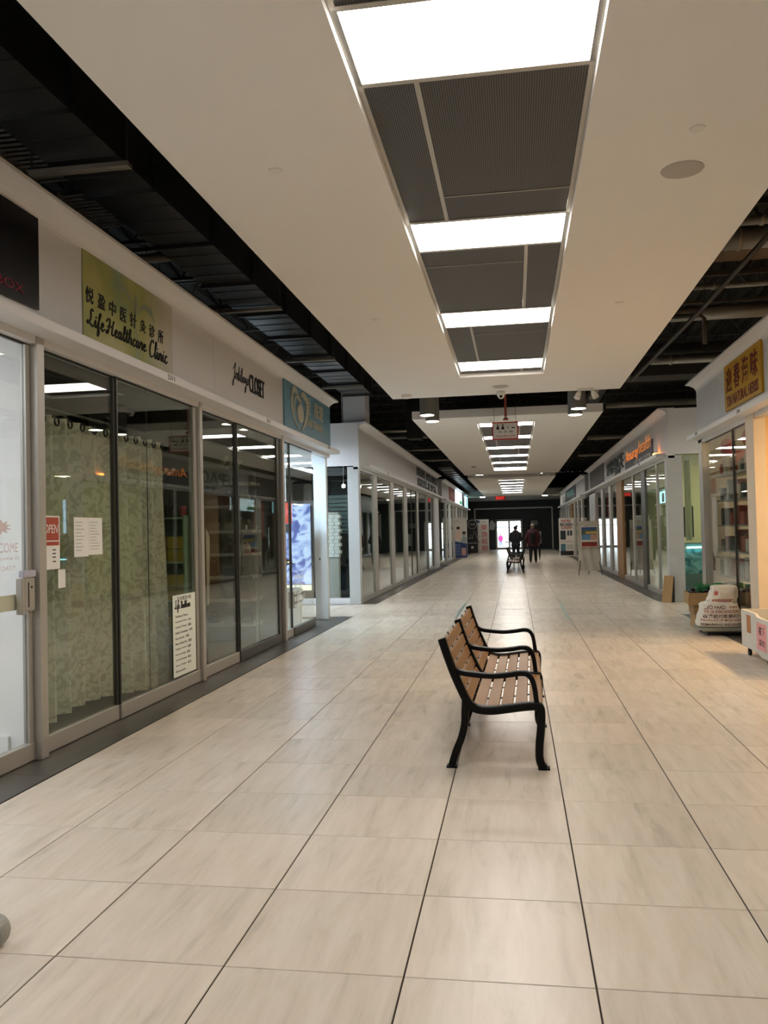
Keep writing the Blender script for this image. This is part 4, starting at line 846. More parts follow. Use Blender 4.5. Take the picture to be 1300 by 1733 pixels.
# middle-left side window goods: brick pillar, louvres, cabinets, spot lamps
t = thing('white_brick_pillar', (-3.75, 17.5, .9), 'white brick pillar inside the side window', 'pillar')
for a in range(12):
    for b in range(2):
        o = (a % 2)*.06; mk('brick', MB().box(-3.95+b*.125+o*.5, -3.835+b*.125+o*.5, 17.4, 17.6, .95+a*.075, 1.018+a*.075), M_white, t)
mk('mortar', MB().box(-3.93, -3.72, 17.43, 17.58, 0, 1.9), M_wall, t)
t = thing('wall_louvre', (-3.55, 18.2, 1.5), 'dark horizontal louvre slats inside the side window', 'louvre')
for k in range(9): mk('slat', MB().box(-4.1, -3.4, 18.2, 18.24, 1.5+k*.09, 1.52+k*.09), M_aluD, t)
mk('back', MB().box(-4.1, -3.4, 18.25, 18.28, 1.45, 2.3), mat('teal_grey', '#4f6a68'), t)
t = thing('dark_cabinet', (-3.8, 18, 0), 'black salon cabinet with trays inside the side window', 'cabinet')
mk('cabinet_body', MB().box(-4.6, -3.4, 17.9, 18.5, .004, .75), M_blk, t, bevel=.005)
for k in range(3): mk('drawer', MB().box(-4.55, -3.45, 17.885, 17.899, .06+k*.23, .27+k*.23), mat('gloss_black', '#1a1a1c', .2), t)
for k in range(5): mk('bottle', MB().lathe([(.03, .75), (.03, .87), (.012, .9), (.012, .94)], (-3.5-k*.17, 18.1, 0), 10), [M_white, M_blk, M_aluD][k % 3], None, ['small white bottle on the salon cabinet nearest the corridor', 'black bottle second on the salon cabinet', 'grey bottle third on the salon cabinet', 'white bottle fourth on the salon cabinet', 'black bottle last on the salon cabinet'][k], 'bottle', 'bottles on salon cabinet')
for x, y, lab in ((-3.62, 17.6, 'white spot lamp glowing inside the side window'), (-3.35, 18.0, 'white spot lamp glowing near the corner post')):
    t = thing('spot_lamp', (x, y, 2.5), lab, 'light'); mk('stem', MB().tube([(x, y, 2.5), (x, y, 5.5)], .006, 6), M_white, t)
    mk('bulb', MB().ball((x, y, 2.46), .04), mat('spot_bulb', '#ffffff', emis=16, ecol='#eef6ff', var=0), t, smooth=True)
# middle right: aquarium, curtain, dark tv
t = thing('aquarium', (3.65, 17.6, 0), 'teal lit fish tank on a stand behind the right side window', 'aquarium')
mk('stand', MB().box(3.2, 4.3, 17.2, 17.7, .004, .5), mat('teal_cabinet', '#5d7a70', .5), t, bevel=.005)
mk('water', MB().box(3.22, 4.28, 17.22, 17.68, .5, .98), two_tone('aqua_water', '#1f6f78', '#8fd0cc', 6, .4, .65, .1), t)
mk('tank_glass', MB().box(3.2, 4.3, 17.2, 17.7, .5, 1.02), M_clear, t); mk('hood', MB().box(3.2, 4.3, 17.2, 17.7, 1.02, 1.1), mat('teal_cabinet'), t, bevel=.005)
mk('tank_lamp', MB().box(3.3, 4.2, 17.16, 17.19, 1.0, 1.03), mat('tank_lamp', '#aef0ff', emis=4, ecol='#aef0ff'), t)
mk('sheer_curtain', MB().prism([(3.35+.012*k, 17.5+.02*(k % 2)) for k in range(12)]+[(3.48-.012*k, 17.53+.02*(k % 2)) for k in range(11)], 2, 1.15, 2.75), mat('sheer_cream', '#c9cba8', .9), None, 'narrow gathered cream curtain behind right side window', 'curtain')
mk('wall_screen', MB().box(3.6, 3.65, 18.2, 19.3, 1.2, 1.85), M_blk, None, 'dark wall screen inside the middle right shop', 'screen', bevel=.008)
mk('blue_lightbox', MB().box(4.2, 4.25, 18.5, 18.8, 1.6, 2.4), mat('lightblue_box', '#bfe0ff', emis=2, ecol='#bfe0ff'), None, 'small pale blue light box inside the middle right shop', 'light box')
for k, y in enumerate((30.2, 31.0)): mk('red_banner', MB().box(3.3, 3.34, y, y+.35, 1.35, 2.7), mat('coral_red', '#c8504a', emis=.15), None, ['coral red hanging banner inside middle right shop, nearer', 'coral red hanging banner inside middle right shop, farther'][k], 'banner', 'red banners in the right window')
# herb shop shelves and goods
t = thing('display_shelf', (3.25, 12.5, 0), 'tall herb shop shelving behind the right glass', 'shelf')
hz = [.3, .68, 1.06, 1.44, 1.82, 2.2]
for z in hz: mk('shelf_board', MB().box(3.1, 3.42, 11.3, 13.7, z-.025, z), M_alu, t)
for y in (11.3, 12.5, 13.67): mk('upright', MB().box(3.39, 3.42, y, y+.03, 0, 2.5), M_alu, t)
hc = {'#8f2f22': 'brick red', '#5c3a28': 'brown', '#a8503a': 'rust', '#2f3a30': 'dark green', '#c9b88f': 'tan', '#7a7468': 'grey', '#6e1f28': 'maroon', '#d0cabb': 'cream'}
for a, z in enumerate(hz):
    y = 11.38; k = 0
    while y < 13.55:
        wd = .1+.12*random.random(); hh = .16+.16*random.random(); col = random.choice(list(hc) if a > 2 else ['#5c3a28', '#2f3a30', '#7a7468', '#6e1f28', '#4a4038'] if 0 else list(hc))
        nm, geo = ('goods_package', MB().box(3.13, 3.32, y, y+wd, z+.001, z+hh)) if k % 3 else ('goods_jar', MB().lathe([(wd/2, z+.001), (wd/2, z+hh*.7), (wd*.35, z+hh*.8), (wd*.4, z+hh*.8), (wd*.4, z+hh*.9)], (3.24, y+wd/2, 0), 12))
        mk(nm, geo, mat('goods'+col, col, .6, var=.25, scale=18), None, '%s %s, %s from the viewer on the %s herb shelf up' % (hc[col], 'package' if k % 3 else 'round jar', (WORD+['ninth', 'tenth', 'eleventh', 'twelfth', 'thirteenth', 'fourteenth', 'fifteenth', 'sixteenth'])[k], WORD[a]), 'package' if k % 3 else 'jar', 'goods on the herb shop shelves', bevel=.004 if k % 3 else 0, seg=1)
        y += wd+.03; k += 1
for k, (y, z, lab) in enumerate(((12.95, 2.58, 'red paper lantern hanging near herb window'), (11.75, 2.6, 'red paper lantern hanging nearest the cream post'))):
    t = thing('paper_lantern', (3.1, y, z), lab, 'lantern'); mk('lantern_body', MB().lathe([(.05, -.12), (.09, -.06), (.1, 0), (.09, .06), (.05, .12)], (3.1, y, z), 14), mat('lantern_red', '#a8281c', .6), t, smooth=True); mk('string', MB().tube([(3.1, y, z+.12), (3.1, y, 2.75)], .004, 5), M_ink, t)

# ============================================================ FLOOR ITEMS ON THE RIGHT
M_sack = mat('woven_white_sack', '#d9d2c4', .75, var=.05, scale=60, bump=.2)
t = thing('rice_sack', (2.64, 11.75, .1), 'full white woven sack with red printing on a low wheeled dolly', 'sack')
LV = [(.1, .25, .2, 0), (.108, .29, .235, 0), (.15, .297, .245, 0), (.21, .28, .24, 0), (.28, .26, .225, .0), (.34, .245, .2, .0), (.385, .235, .18, .0), (.41, .215, .16, .005), (.42, .17, .13, .01), (.435, .165, .125, .015),
      (.455, .19, .13, .03), (.5, .185, .13, .05), (.54, .175, .125, .06), (.58, .172, .11, .07), (.62, .165, .08, .075), (.642, .15, .05, .07), (.648, .1, .03, .06)]
def sack_pt(z, a):
    for (z0, r0, q0, o0), (z1, r1, q1, o1) in zip(LV[:-1], LV[1:]):
        if z <= z1: break
    k = min(max((z-z0)/(z1-z0), 0), 1); rx = r0+(r1-r0)*k; ry = q0+(q1-q0)*k; o = o0+(o1-o0)*k
    c, s_ = math.cos(a), math.sin(a); p = .72; wr = 1+(.014*math.sin(a*9+z*20)+.016*math.sin(a*5-z*31)+.012*math.sin(a*3+z*47))*(2.2 if z > .38 else .9)
    return Vector((2.64+o+rx*wr*abs(c)**p*(1 if c > 0 else -1), 11.75+ry*wr*abs(s_)**p*(1 if s_ > 0 else -1), z+(.012*math.sin(a*3+1) if .38 < z < .6 else 0)))
mb = MB(); NA = 56; zs = [.1+.548*i/46 for i in range(47)]
mb.v = [sack_pt(z, k*2*PI/NA) for z in zs for k in range(NA)]
mb.f = [(i*NA+k, i*NA+(k+1) % NA, (i+1)*NA+(k+1) % NA, (i+1)*NA+k) for i in range(46) for k in range(NA)]+[tuple(range(NA))[::-1], tuple(range(46*NA, 47*NA))]
sk_o = mk('sack_body', mb, M_sack, t, smooth=True)
def on_sack(o):
    # wrap flat printing onto the sack front
    for v in o.data.vertices:
        w_ = v.co+ORG[o.name]; lo, hi = PI+.02, 2*PI-.02; dep = 11.75-w_.y
        for _ in range(24):
            m_ = (lo+hi)/2
            if sack_pt(w_.z, m_).x < w_.x: lo = m_
            else: hi = m_
        p = sack_pt(w_.z, lo); v.co.y = p.y-.003-ORG[o.name].y
    return o
M_sr = mat('sack_red_print', '#a81810', .7)
for s_, w_, h_, x, z, m_ in (('LEO PARD', .25, .05, 2.555, .365, mat('sack_dark_print', '#5e100c')), ('KHÁNG', .12, .028, 2.79, .37, M_sr), ('THE LEE HONG·HONG KONG', .45, .042, 2.64, .31, M_sr), ('香港總代理:錦利行', .48, .052, 2.64, .252, mat('sack_dark_print')), ('PRODUCT OF MOJO ASING', .52, .034, 2.64, .196, M_sr), ('SEMARANG INDONESIA', .54, .034, 2.64, .145, mat('sack_dark_print'))):
    on_sack(txt(s_, w_, h_, (x, 11.5, z), (1, 0, 0), m_, t, depth=.0, name='printing', bold=.012))
on_sack(mk('printing', MB().add([(2.56, 11.5, .53), (2.6, 11.5, .505), (2.645, 11.5, .53), (2.63, 11.5, .565), (2.57, 11.5, .57)], [(0, 1, 2, 3, 4)]), mat('sack_pink', '#cf6a62'), t))
for k in range(11):
    for l in range(2): on_sack(mk('printing', MB().add([(2.53+k*.025, 11.5, .43+.02*l+.004*(k % 3)), (2.545+k*.025, 11.5, .425+.02*l), (2.549+k*.025, 11.5, .44+.02*l+.004*(k % 2)), (2.535+k*.025, 11.5, .446+.02*l)], [(0, 1, 2, 3)]), M_sr, t))
t = thing('dolly', (2.65, 11.75, 0), 'low grey platform dolly under the white sack', 'dolly')
mk('platform', MB().box(2.36, 2.97, 11.45, 12.05, .06, .1), mat('dolly_grey', '#8d8c7e', .5), t, bevel=.012)
mk('underframe', MB().box(2.45, 2.9, 11.5, 12.0, .03, .06), M_blk, t)
for x in (2.45, 2.88):
    for y in (11.53, 11.97): mk('wheel', MB().lathe([(.028, -.012), (.028, .012)], (x, y, .03), 12, 0), M_blk, t)
M_card = mat('cardboard', '#a5855a', .8, var=.08, scale=10)
def carton(name, x0, x1, y0, y1, z0, z1, lab, flaps=False):
    t = thing(name, ((x0+x1)/2, (y0+y1)/2, z0), lab, 'box'); th = .006
    if flaps:
        mk('carton_wall', MB().box(x0, x1, y0, y0+th, z0, z1).box(x0, x1, y1-th, y1, z0, z1).box(x0, x0+th, y0+th, y1-th, z0, z1).box(x1-th, x1, y0+th, y1-th, z0, z1).box(x0+th, x1-th, y0+th, y1-th, z0, z0+th), M_card, t)
        mk('flap', MB().add([(x0-.03, y0-.02, z1-.17), (x1*.5+x0*.5, y0-.02, z1-.17), (x1*.5+x0*.5, y0-.002, z1), (x0-.01, y0-.002, z1), (x0-.03, y0-.014, z1-.17), (x1*.5+x0*.5, y0-.014, z1-.17), (x1*.5+x0*.5, y0+.002, z1), (x0-.01, y0+.002, z1)], [(0, 1, 2, 3), (7, 6, 5, 4), (0, 4, 5, 1), (1, 5, 6, 2), (3, 2, 6, 7), (0, 3, 7, 4)]), M_card, t)
    else:
        mk('carton_body', MB().box(x0, x1, y0, y1, z0, z1), M_card, t, bevel=.004); mk('tape', MB().box((x0+x1)/2-.03, (x0+x1)/2+.03, y0-.001, y1, z1, z1+.001).box((x0+x1)/2-.03, (x0+x1)/2+.03, y0-.0015, y0-.0005, z1-.06, z1), mat('brown_tape', '#8a6a40', .3), t)
    return t
carton('cardboard_carton', 2.46, 2.86, 12.35, 12.72, .002, .2, 'closed brown carton at the bottom of the stack beside the sack')
carton('cardboard_carton', 2.44, 2.84, 12.33, 12.7, .202, .33, 'flat brown carton in the middle of the stack')
carton('cardboard_carton', 2.38, 2.84, 12.3, 12.72, .335, .5, 'open brown carton with flaps on top of the stack', True)
mb = MB()
for k in range(9): mb.ball((2.45+.04*k, 12.48+.05*math.sin(k*2), .5+.03*math.sin(k*3)), (.06, .07, .06), 8, 6)
mk('bin_bag', mb, mat('black_plastic', '#15171a', .2, bump=.5, scale=25), None, 'crumpled black plastic bag in the open carton', 'bag', remesh=.014)
t = thing('green_net_bag', (2.6, 12.4, .52), 'bright green mesh net bag on top of the carton', 'bag'); gm = mat('green_mesh', '#16803f', .45, var=.2, scale=30)
for k in range(9): mk('net_cord', MB().tube(cat([(2.5+.012*k, 12.38+.01*k, .45), (2.49+.02*k, 12.4, .56+.02*math.sin(k)), (2.47+.025*k, 12.42, .63+.02*math.sin(k*2)), (2.54+.015*k, 12.45, .56)], 4), .005, 5), gm, t)
mk('net_bundle', MB().ball((2.82, 12.55, .58), (.11, .08, .045), 12, 8).ball((2.7, 12.5, .56), (.12, .07, .04), 12, 8), gm, t, remesh=.014)
# white wheeled bin
t = thing('wheeled_bin', (2.8, 9.2, 0), 'white open wheeled bin with a pink notice at the right edge', 'bin')
M_bin = mat('bin_white', '#cfcdc6', .5, var=.03)
bx0, bx1, by0, by1 = 2.46, 3.1, 8.35, 9.9
def wall_poly(x, n0, n1): pass
side = [(by1, .1), (by1, .5), (9.35, .5), (9.28, .47), (8.9, .47), (8.82, .5), (by0, .5), (by0, .1), (8.75, .1), (8.8, .07), (9.15, .07), (9.3, .1)]
mk('bin_wall', MB().prism(side, 0, bx0, bx0+.03), M_bin, t); mk('bin_wall', MB().prism(side, 0, bx1-.03, bx1), M_bin, t)
mk('bin_wall', MB().box(bx0+.03, bx1-.03, by1-.03, by1, .1, .5), M_bin, t); mk('bin_wall', MB().box(bx0+.03, bx1-.03, by0, by0+.03, .1, .5), M_bin, t)
mk('bin_base', MB().box(bx0+.03, bx1-.03, by0+.03, by1-.03, .1, .13), M_bin, t); mk('bin_filling', MB().box(bx0+.03, bx1-.03, by0+.03, by1-.03, .13, .38), mat('brown_sacking', '#8d8168', .9, bump=.4, scale=12), t)
for x in (bx0+.05, bx1-.05):
    for y in (by1-.12, 9.05, by0+.12): mk('caster_wheel', MB().lathe([(.035, -.014), (.035, .014)], (x, y, .0352), 14, 0).box(x-.016, x+.016, y-.02, y+.02, .045, .1), M_blk, t)
mk('orange_label', MB().box(bx0-.001, bx0, 9.52, 9.68, .27, .46), mat('tan_label', '#a8703c'), t)
pn = MB().box(bx0-.0015, bx0, 8.95, 9.3, .14, .42); mk('pink_notice', pn, mat('pink_paper', '#dc9a9c'), t)
txt('樓下', .2, .09, (bx0-.0015, 9.12, .34), RD, M_ink, t, depth=.001); txt('請勿', .2, .07, (bx0-.0015, 9.12, .22), RD, M_ink, t, depth=.001)
# leaning board
t = thing('leaning_board', (2.86, 16.9, 0), 'brown cardboard panel leaning against the right corner post', 'board')
mk('panel', MB().add([(2.70, 16.62, .003), (2.86, 16.5, .003), (2.93, 16.62, .5), (2.78, 16.7, .5), (2.71, 16.64, .003), (2.87, 16.52, .003), (2.94, 16.64, .5), (2.79, 16.72, .5)], [(0, 1, 2, 3), (7, 6, 5, 4), (0, 4, 5, 1), (1, 5, 6, 2), (2, 6, 7, 3), (3, 7, 4, 0)]), M_card, t)
mk('dark_backing', MB().add([(2.87, 16.53, .003), (2.93, 16.53, .003), (2.955, 16.64, .48), (2.945, 16.64, .48), (2.87, 16.6, .003), (2.93, 16.6, .003), (2.955, 16.68, .48), (2.945, 16.68, .48)], [(0, 1, 2, 3), (7, 6, 5, 4), (0, 4, 5, 1), (1, 5, 6, 2), (2, 6, 7, 3), (3, 7, 4, 0)]), M_ink, t)
# floor tape
M_tape = mat('green_tape', '#6f8a80', .5)
mk('floor_tape', MB().box(.78, .825, 13.76, 16.6, .0005, .002), M_tape, None, 'green floor tape strip right of the bench', 'tape'); mk('floor_tape', MB().box(-1.055, -1.01, 14.06, 16.8, .0005, .002), M_tape, None, 'green floor tape strip left of the bench', 'tape')
mk('floor_hatch', MB().box(-.28, .09, 15.42, 15.5, .0005, .002), mat('grey_seal', '#9a958c', .5), None, 'small grey floor seam plate between the tapes', 'plate')
# wheel at lower left
t = thing('platform_trolley', (-2.28, 2.5, 0), 'grey platform trolley whose front caster wheel pokes in at the lower left', 'trolley')
mk('deck', MB().box(-2.6, -1.985, 2.1, 2.87, .135, .165), mat('caster_grey', '#9a9a92', .5), t, bevel=.01)
for x, y in ((-1.872, 2.76), (-2.55, 2.75), (-2.55, 2.2), (-2.03, 2.2)):
    w_ = mk('wheel', MB().lathe([(.03, -.03), (.052, -.026), (.057, -.01), (.057, .015), (.05, .03), (.03, .034)], (x, y, .058), 24, 1), mat('caster_grey'), t)
    mk('hub', MB().lathe([(.016, -.034), (.016, -.029)], (x, y, .058), 12, 1), M_ink, w_)
    xo = x-.1 if x > -2 else x
    mk('fork', MB().box(min(xo, x)-.012, x+.012, y-.042, y-.034, .05, .066).box(min(xo, x)-.012, x+.012, y+.036, y+.044, .05, .066).box(xo-.012, xo+.012, y-.042, y+.044, .066, .134), M_aluD, t)


# ============================================================ BENCHES
M_iron = mat('black_cast_iron', '#050505', .4, .0, var=.2, scale=30, bump=.05, spec=.18)
M_slat = mat('recycled_wood_slat', '#8d6538', .42, var=.1, scale=14)
bpts = [(-.467, .782), (-.443, .702), (-.411, .609), (-.380, .530), (-.342, .444), (-.311, .390), (-.265, .357), (-.179, .348), (-.081, .359), (.017, .373), (.094, .377), (.121, .355), (.118, .249), (.107, .151), (.105, .068), (.118, .022), (.135, .006)]
leg = [(-.33, .42), (-.335, .343), (-.340, .264), (-.362, .178), (-.394, .104), (-.424, .012)]
arm = [(-.40, .598), (-.362, .578), (-.293, .566), (-.174, .556), (-.075, .563), (.0, .574), (.045, .567), (.073, .535), (.087, .48), (.096, .40)]
def bench(loc, label, rz=0):
    t = thing('park_bench', loc, label, 'bench', 'slatted corridor benches', rz=rz)
    FP = [(p.x, p.z) for p in cat([(a, 0, b) for a, b in bpts], 5)]
    LPp = [(p.x, p.z) for p in cat([(a, 0, b) for a, b in leg], 4)]; AP = [(p.x, p.z) for p in cat([(a, 0, b) for a, b in arm], 5)]
    for y in (0, 1.11, 2.22):
        mk('side_frame', MB().ribbon(FP, .06, .048, y), M_iron, t, local=True, smooth=False)
        mk('rear_leg', MB().ribbon(LPp, .055, .044, y).box(-.455, -.39, y-.03, y+.03, .0005, .012), M_iron, t, local=True)
        mk('armrest', MB().ribbon(AP, .05, .03, y), M_iron, t, local=True)
        mk('foot', MB().box(.095, .165, y-.03, y+.03, .0005, .012), M_iron, t, local=True)
    # slats along the frame path
    P = [Vector((a, 0, b)) for a, b in FP]; S = [0]
    for a, b in zip(P[:-1], P[1:]): S.append(S[-1]+(b-a).length)
    def at(s):
        for i in range(len(S)-1):
            if S[i+1] >= s: k = (s-S[i])/(S[i+1]-S[i]); return P[i].lerp(P[i+1], k), (P[i+1]-P[i]).normalized()
    s0 = .055
    for k in range(11):
        c, tg = at(s0+k*.087); nn = Vector((-tg.z, 0, tg.x))
        if nn.x < 0 and k < 5: nn = -nn
        if nn.z < 0: nn = -nn
        for y0, y1 in ((.027, 1.083), (1.137, 2.193)):
            q = MB(); v = []
            for y in (y0, y1):
                for a, b in ((-.036, -.012), (.036, -.012), (.036, .008), (-.036, .008)): pp = c+tg*a+nn*b; v.append((pp.x, y, pp.z))
            q.add(v, [(0, 1, 2, 3), (7, 6, 5, 4), (0, 4, 5, 1), (1, 5, 6, 2), (2, 6, 7, 3), (3, 7, 4, 0)])
            mk('slat', q, M_slat, t, local=True, bevel=.003, seg=1)
    nb = [i for i in range(len(S)) if S[i] < 1.0]
    for y in (.36, .72, 1.47, 1.83):
        mk('support_strap', MB().ribbon([(P[i].x, P[i].z) for i in nb], .02, .006, y), M_iron, t, local=True)
    return t
b1 = bench((0, 5.16, 0), 'near slatted wooden bench with black iron arms facing right', rz=-.018)
dup(b1, (-.2, 30.5, 0), 'far dark bench facing left in front of the two people', rz=PI)
dup(b1, (.12, 31.0, 0), 'farthest dark bench facing right behind the far bench')

# ============================================================ BANNERS AND STANDS
def panel(name, x0, x1, y, z0, z1, m, label, cat_='banner', lean=0):
    t = thing(name, ((x0+x1)/2, y, z0), label, cat_); mk('board', MB().box(x0, x1, y, y+.03, z0, z1), m, t, bevel=.004, seg=1); return t
F = (1, 0, 0)
M_navy = mat('navy_print', '#22386e', .6); M_skin = mat('skin', '#c08f74', .6); M_hair = mat('black_hair', '#171310', .7)
t = panel('pull_up_banner', -3.40, -2.54, 44.3, .02, 2.15, mat('banner_white', '#c9c5bf'), 'tall banner with a treatment photo above a navy lower part'); y = 44.298
mk('navy_part', MB().prism([(-3.39, .04), (-2.55, .04), (-2.55, .78), (-3.39, .95)], 1, y-.003, y), M_navy, t)
txt('PHYSIOTHERAPY\nMASSAGE', .35, .14, (-3.15, y, 1.92), F, M_ink, t, depth=.003)
mk('printed_figure', MB().ball((-3.0, y-.004, 1.52), (.09, .004, .12)).prism([(-3.25, 1.0), (-2.85, 1.0), (-2.88, 1.35), (-3.0, 1.42), (-3.12, 1.3)], 1, y-.006, y), mat('printed_coat', '#d9b9ae'), t); mk('printed_figure', MB().ball((-3.0, y-.006, 1.6), (.095, .004, .08)), M_hair, t)
mk('printed_figure', MB().ball((-2.7, y-.004, 1.27), (.085, .004, .11)).prism([(-2.9, .88), (-2.56, .83), (-2.56, 1.1), (-2.75, 1.18)], 1, y-.006, y), mat('printed_shirt', '#8a9a98'), t); mk('printed_figure', MB().ball((-2.7, y-.006, 1.35), (.1, .004, .075)), M_hair, t)
g = MB()
for k in range(7): g.box(-3.3, -3.08+.04*(k % 2), y-.005, y-.003, .72-k*.09, .745-k*.09); g.box(-3.1, -2.9, y-.005, y-.003, .72-k*.09, .74-k*.09)
mk('printed_lines', g, mat('paleblue_print', '#8fa4cc'), t); mk('printed_photo', MB().box(-2.85, -2.62, y-.005, y-.003, .15, .55), mat('photo_print', '#b98f86', var=.35, scale=8), t)
t = panel('pull_up_banner', -3.1, -2.42, 54, .02, 2.12, mat('banner_black', '#1b1b1e'), 'black banner with a white ring and white triangles'); y = 53.998
ring = [(-2.75+.28*math.cos(a*PI/12), y-.004, 1.85+.28*math.sin(a*PI/12)) for a in range(25)]
mk('white_ring', MB().tube(ring, .012, 5, cap=False), M_paper, t); txt('ONE', .35, .12, (-2.75, y, 1.85), F, M_paper, t, depth=.003)
mk('printed_triangle', MB().tube([(-3.0, y-.003, .95), (-2.85, y-.003, 1.2), (-2.75, y-.003, .95), (-3.0, y-.003, .95)], .01, 5), M_paper, t); mk('printed_triangle', MB().tube([(-2.8, y-.003, .95), (-2.6, y-.003, 1.45), (-2.45, y-.003, .95)], .01, 5), M_paper, t)
mk('printed_badge', MB().box(-2.85, -2.7, y-.004, y, .3, .45), M_paper, t); txt('PHONE REPAIR', .55, .07, (-2.75, y, .65), F, M_paper, t, depth=.003)
t = panel('pull_up_banner', -2.62, -1.78, 56.5, .02, 2.18, mat('banner_white'), 'white banner with large red vertical Chinese characters'); y = 56.498
for k, ch in enumerate('樂游假期'): txt(ch, .4, .38, (-2.1, y, 1.66-k*.47), F, M_red, t, depth=.003)
mk('navy_logo', MB().box(-2.56, -2.38, y-.004, y, 1.97, 2.12), M_navy, t); txt('TRAVEL', .4, .07, (-2.08, y, 2.04), F, M_navy, t, depth=.003)
for k, ch in enumerate('TOTAL HOLIDAYS'):
    if ch != ' ': txt(ch, .08, .08, (-2.47, y, 1.85-k*.13), F, M_ink, t, depth=.003)
mk('paper_notice', MB().prism([(-1.95, 1.5), (-1.6, 1.45), (-1.5, 1.85), (-1.65, 2.15), (-1.8, 2.2), (-1.9, 2.0)], 1, 62.94, 62.999), M_paper, None, 'crumpled white paper shape on end wall beside the red character banner', 'paper', bevel=.01)
t = panel('repair_sign', 2.18, 2.95, 44.0, .03, 1.98, mat('banner_white2', '#e3e0da'), 'white sign board reading we fix broken screen', 'sign'); y = 43.998
txt('WE FIX', .5, .13, (2.55, y, 1.83), F, M_red, t, depth=.003, bold=.02); txt('BROKEN', .62, .16, (2.56, y, 1.65), F, M_ink, t, depth=.003, bold=.03); txt('SCREEN', .52, .13, (2.56, y, 1.49), F, M_red, t, depth=.003, bold=.02)
mk('printed_tablet', MB().box(2.25, 2.52, y-.004, y, .88, 1.34), mat('tablet_print', '#2c3640', var=.4, scale=12), t)
for k in range(2): mk('printed_phone', MB().box(2.6+k*.14, 2.7+k*.14, y-.004, y, 1.08, 1.34), mat('phone_print', '#3b4450', var=.4, scale=12), t)
txt('CALL US OR STOP IN TODAY', .68, .06, (2.56, y, .78), F, M_red, t, depth=.003)
mk('printed_photo', MB().box(2.26, 2.5, y-.004, y, .3, .66), mat('teal_photo', '#4a7a8c', var=.5, scale=9), t); mk('printed_photo', MB().box(2.24, 2.9, y-.005, y-.001, .08, .3), mat('dark_photo', '#26211e', var=.5, scale=9), t)
g = MB()
for k in range(5): g.box(2.55, 2.88, y-.004, y, .6-k*.05, .615-k*.05)
mk('printed_lines', g, mat('grey_print'), t)
# cloth covered easel
t = thing('draped_easel', (2.2, 26.4, 0), 'cloth draped display easel showing a beach photo', 'stand')
cl = MB(); nn = 24
for j in range(9):
    z = .14+j*.175
    for i in range(nn+1):
        u = i/nn; wdt = .68-.05*j/8; cl.v.append(Vector((2.21-wdt/2+wdt*u, 26.4+.02*math.sin(u*17+j*.8)+.015*math.sin(u*7-j*1.3)-.01*j/8, z)))
for j in range(8):
    for i in range(nn): q = j*(nn+1)+i; cl.f.append((q, q+1, q+nn+2, q+nn+1))
mk('drape', cl, mat('pale_drape', '#b9b3a6', .85), t, smooth=True)
mk('top_board', MB().box(1.89, 2.53, 26.42, 26.45, .2, 1.66), mat('pale_drape'), t)
mk('photo_board', MB().box(1.95, 2.47, 26.34, 26.355, .86, 1.5), mat('cream_mount', '#cfc6b4'), t)
for (a, b, c_, d_, col) in ((1.98, 2.44, 1.4, 1.47, '#2f4a86'), (1.98, 2.44, 1.24, 1.4, '#4a5a4a'), (2.1, 2.44, 1.26, 1.34, '#b59a5a'), (1.98, 2.25, 1.08, 1.24, '#5a86ac'), (2.25, 2.44, 1.08, 1.24, '#b08a7a'), (1.98, 2.44, .9, 1.02, '#7a2a22')): mk('printed_photo', MB().box(a, b, 26.334-.001*(col == '#b59a5a'), 26.339, c_, d_), mat('ph'+col, col, .5, var=.5, scale=14), t)
mk('printed_lines', MB().box(1.98, 2.44, 26.333, 26.339, .88, .9), M_red, t)
for x in (1.86, 2.56): mk('leg', MB().tube([(x+(.08 if x < 2 else -.08), 26.42, .5), (x, 26.2, .006)], .012, 8), M_blk, t)
mk('leg', MB().tube([(2.21, 26.45, .6), (2.21, 26.8, .006)], .012, 8), M_blk, t)
for k, (x, z) in enumerate(((2.03, .1), (2.38, .13))): mk('paper_cup', MB().lathe([(.03, 1.661), (.04, 1.661+z), (.036, 1.661+z), (.002, 1.655+z)], (x, 26.435, 0), 12), M_paper, None, ['small white cup on the left of the draped easel', 'tall white cup on the right of the draped easel'][k], 'cup')
# end wall poster and thermostat
t = panel('wall_poster', .9, 1.85, 62.9, .1, 2.2, mat('dark_poster', '#17181a'), 'dark framed poster on the end wall behind the people', 'poster'); mk('printed_photo', MB().box(1.1, 1.6, 62.89, 62.899, 1.75, 2.1), mat('smoke_print', '#8f8d88', var=.6, scale=6), t); mk('white_part', MB().box(1.5, 1.83, 62.89, 62.899, .4, 1.3), M_paper, t)
mk('wall_board', MB().box(2.95, 3.55, 58, 58.04, .9, 2.75), M_bulk, None, 'plain grey notice board at the right of the end wall', 'board', bevel=.005)

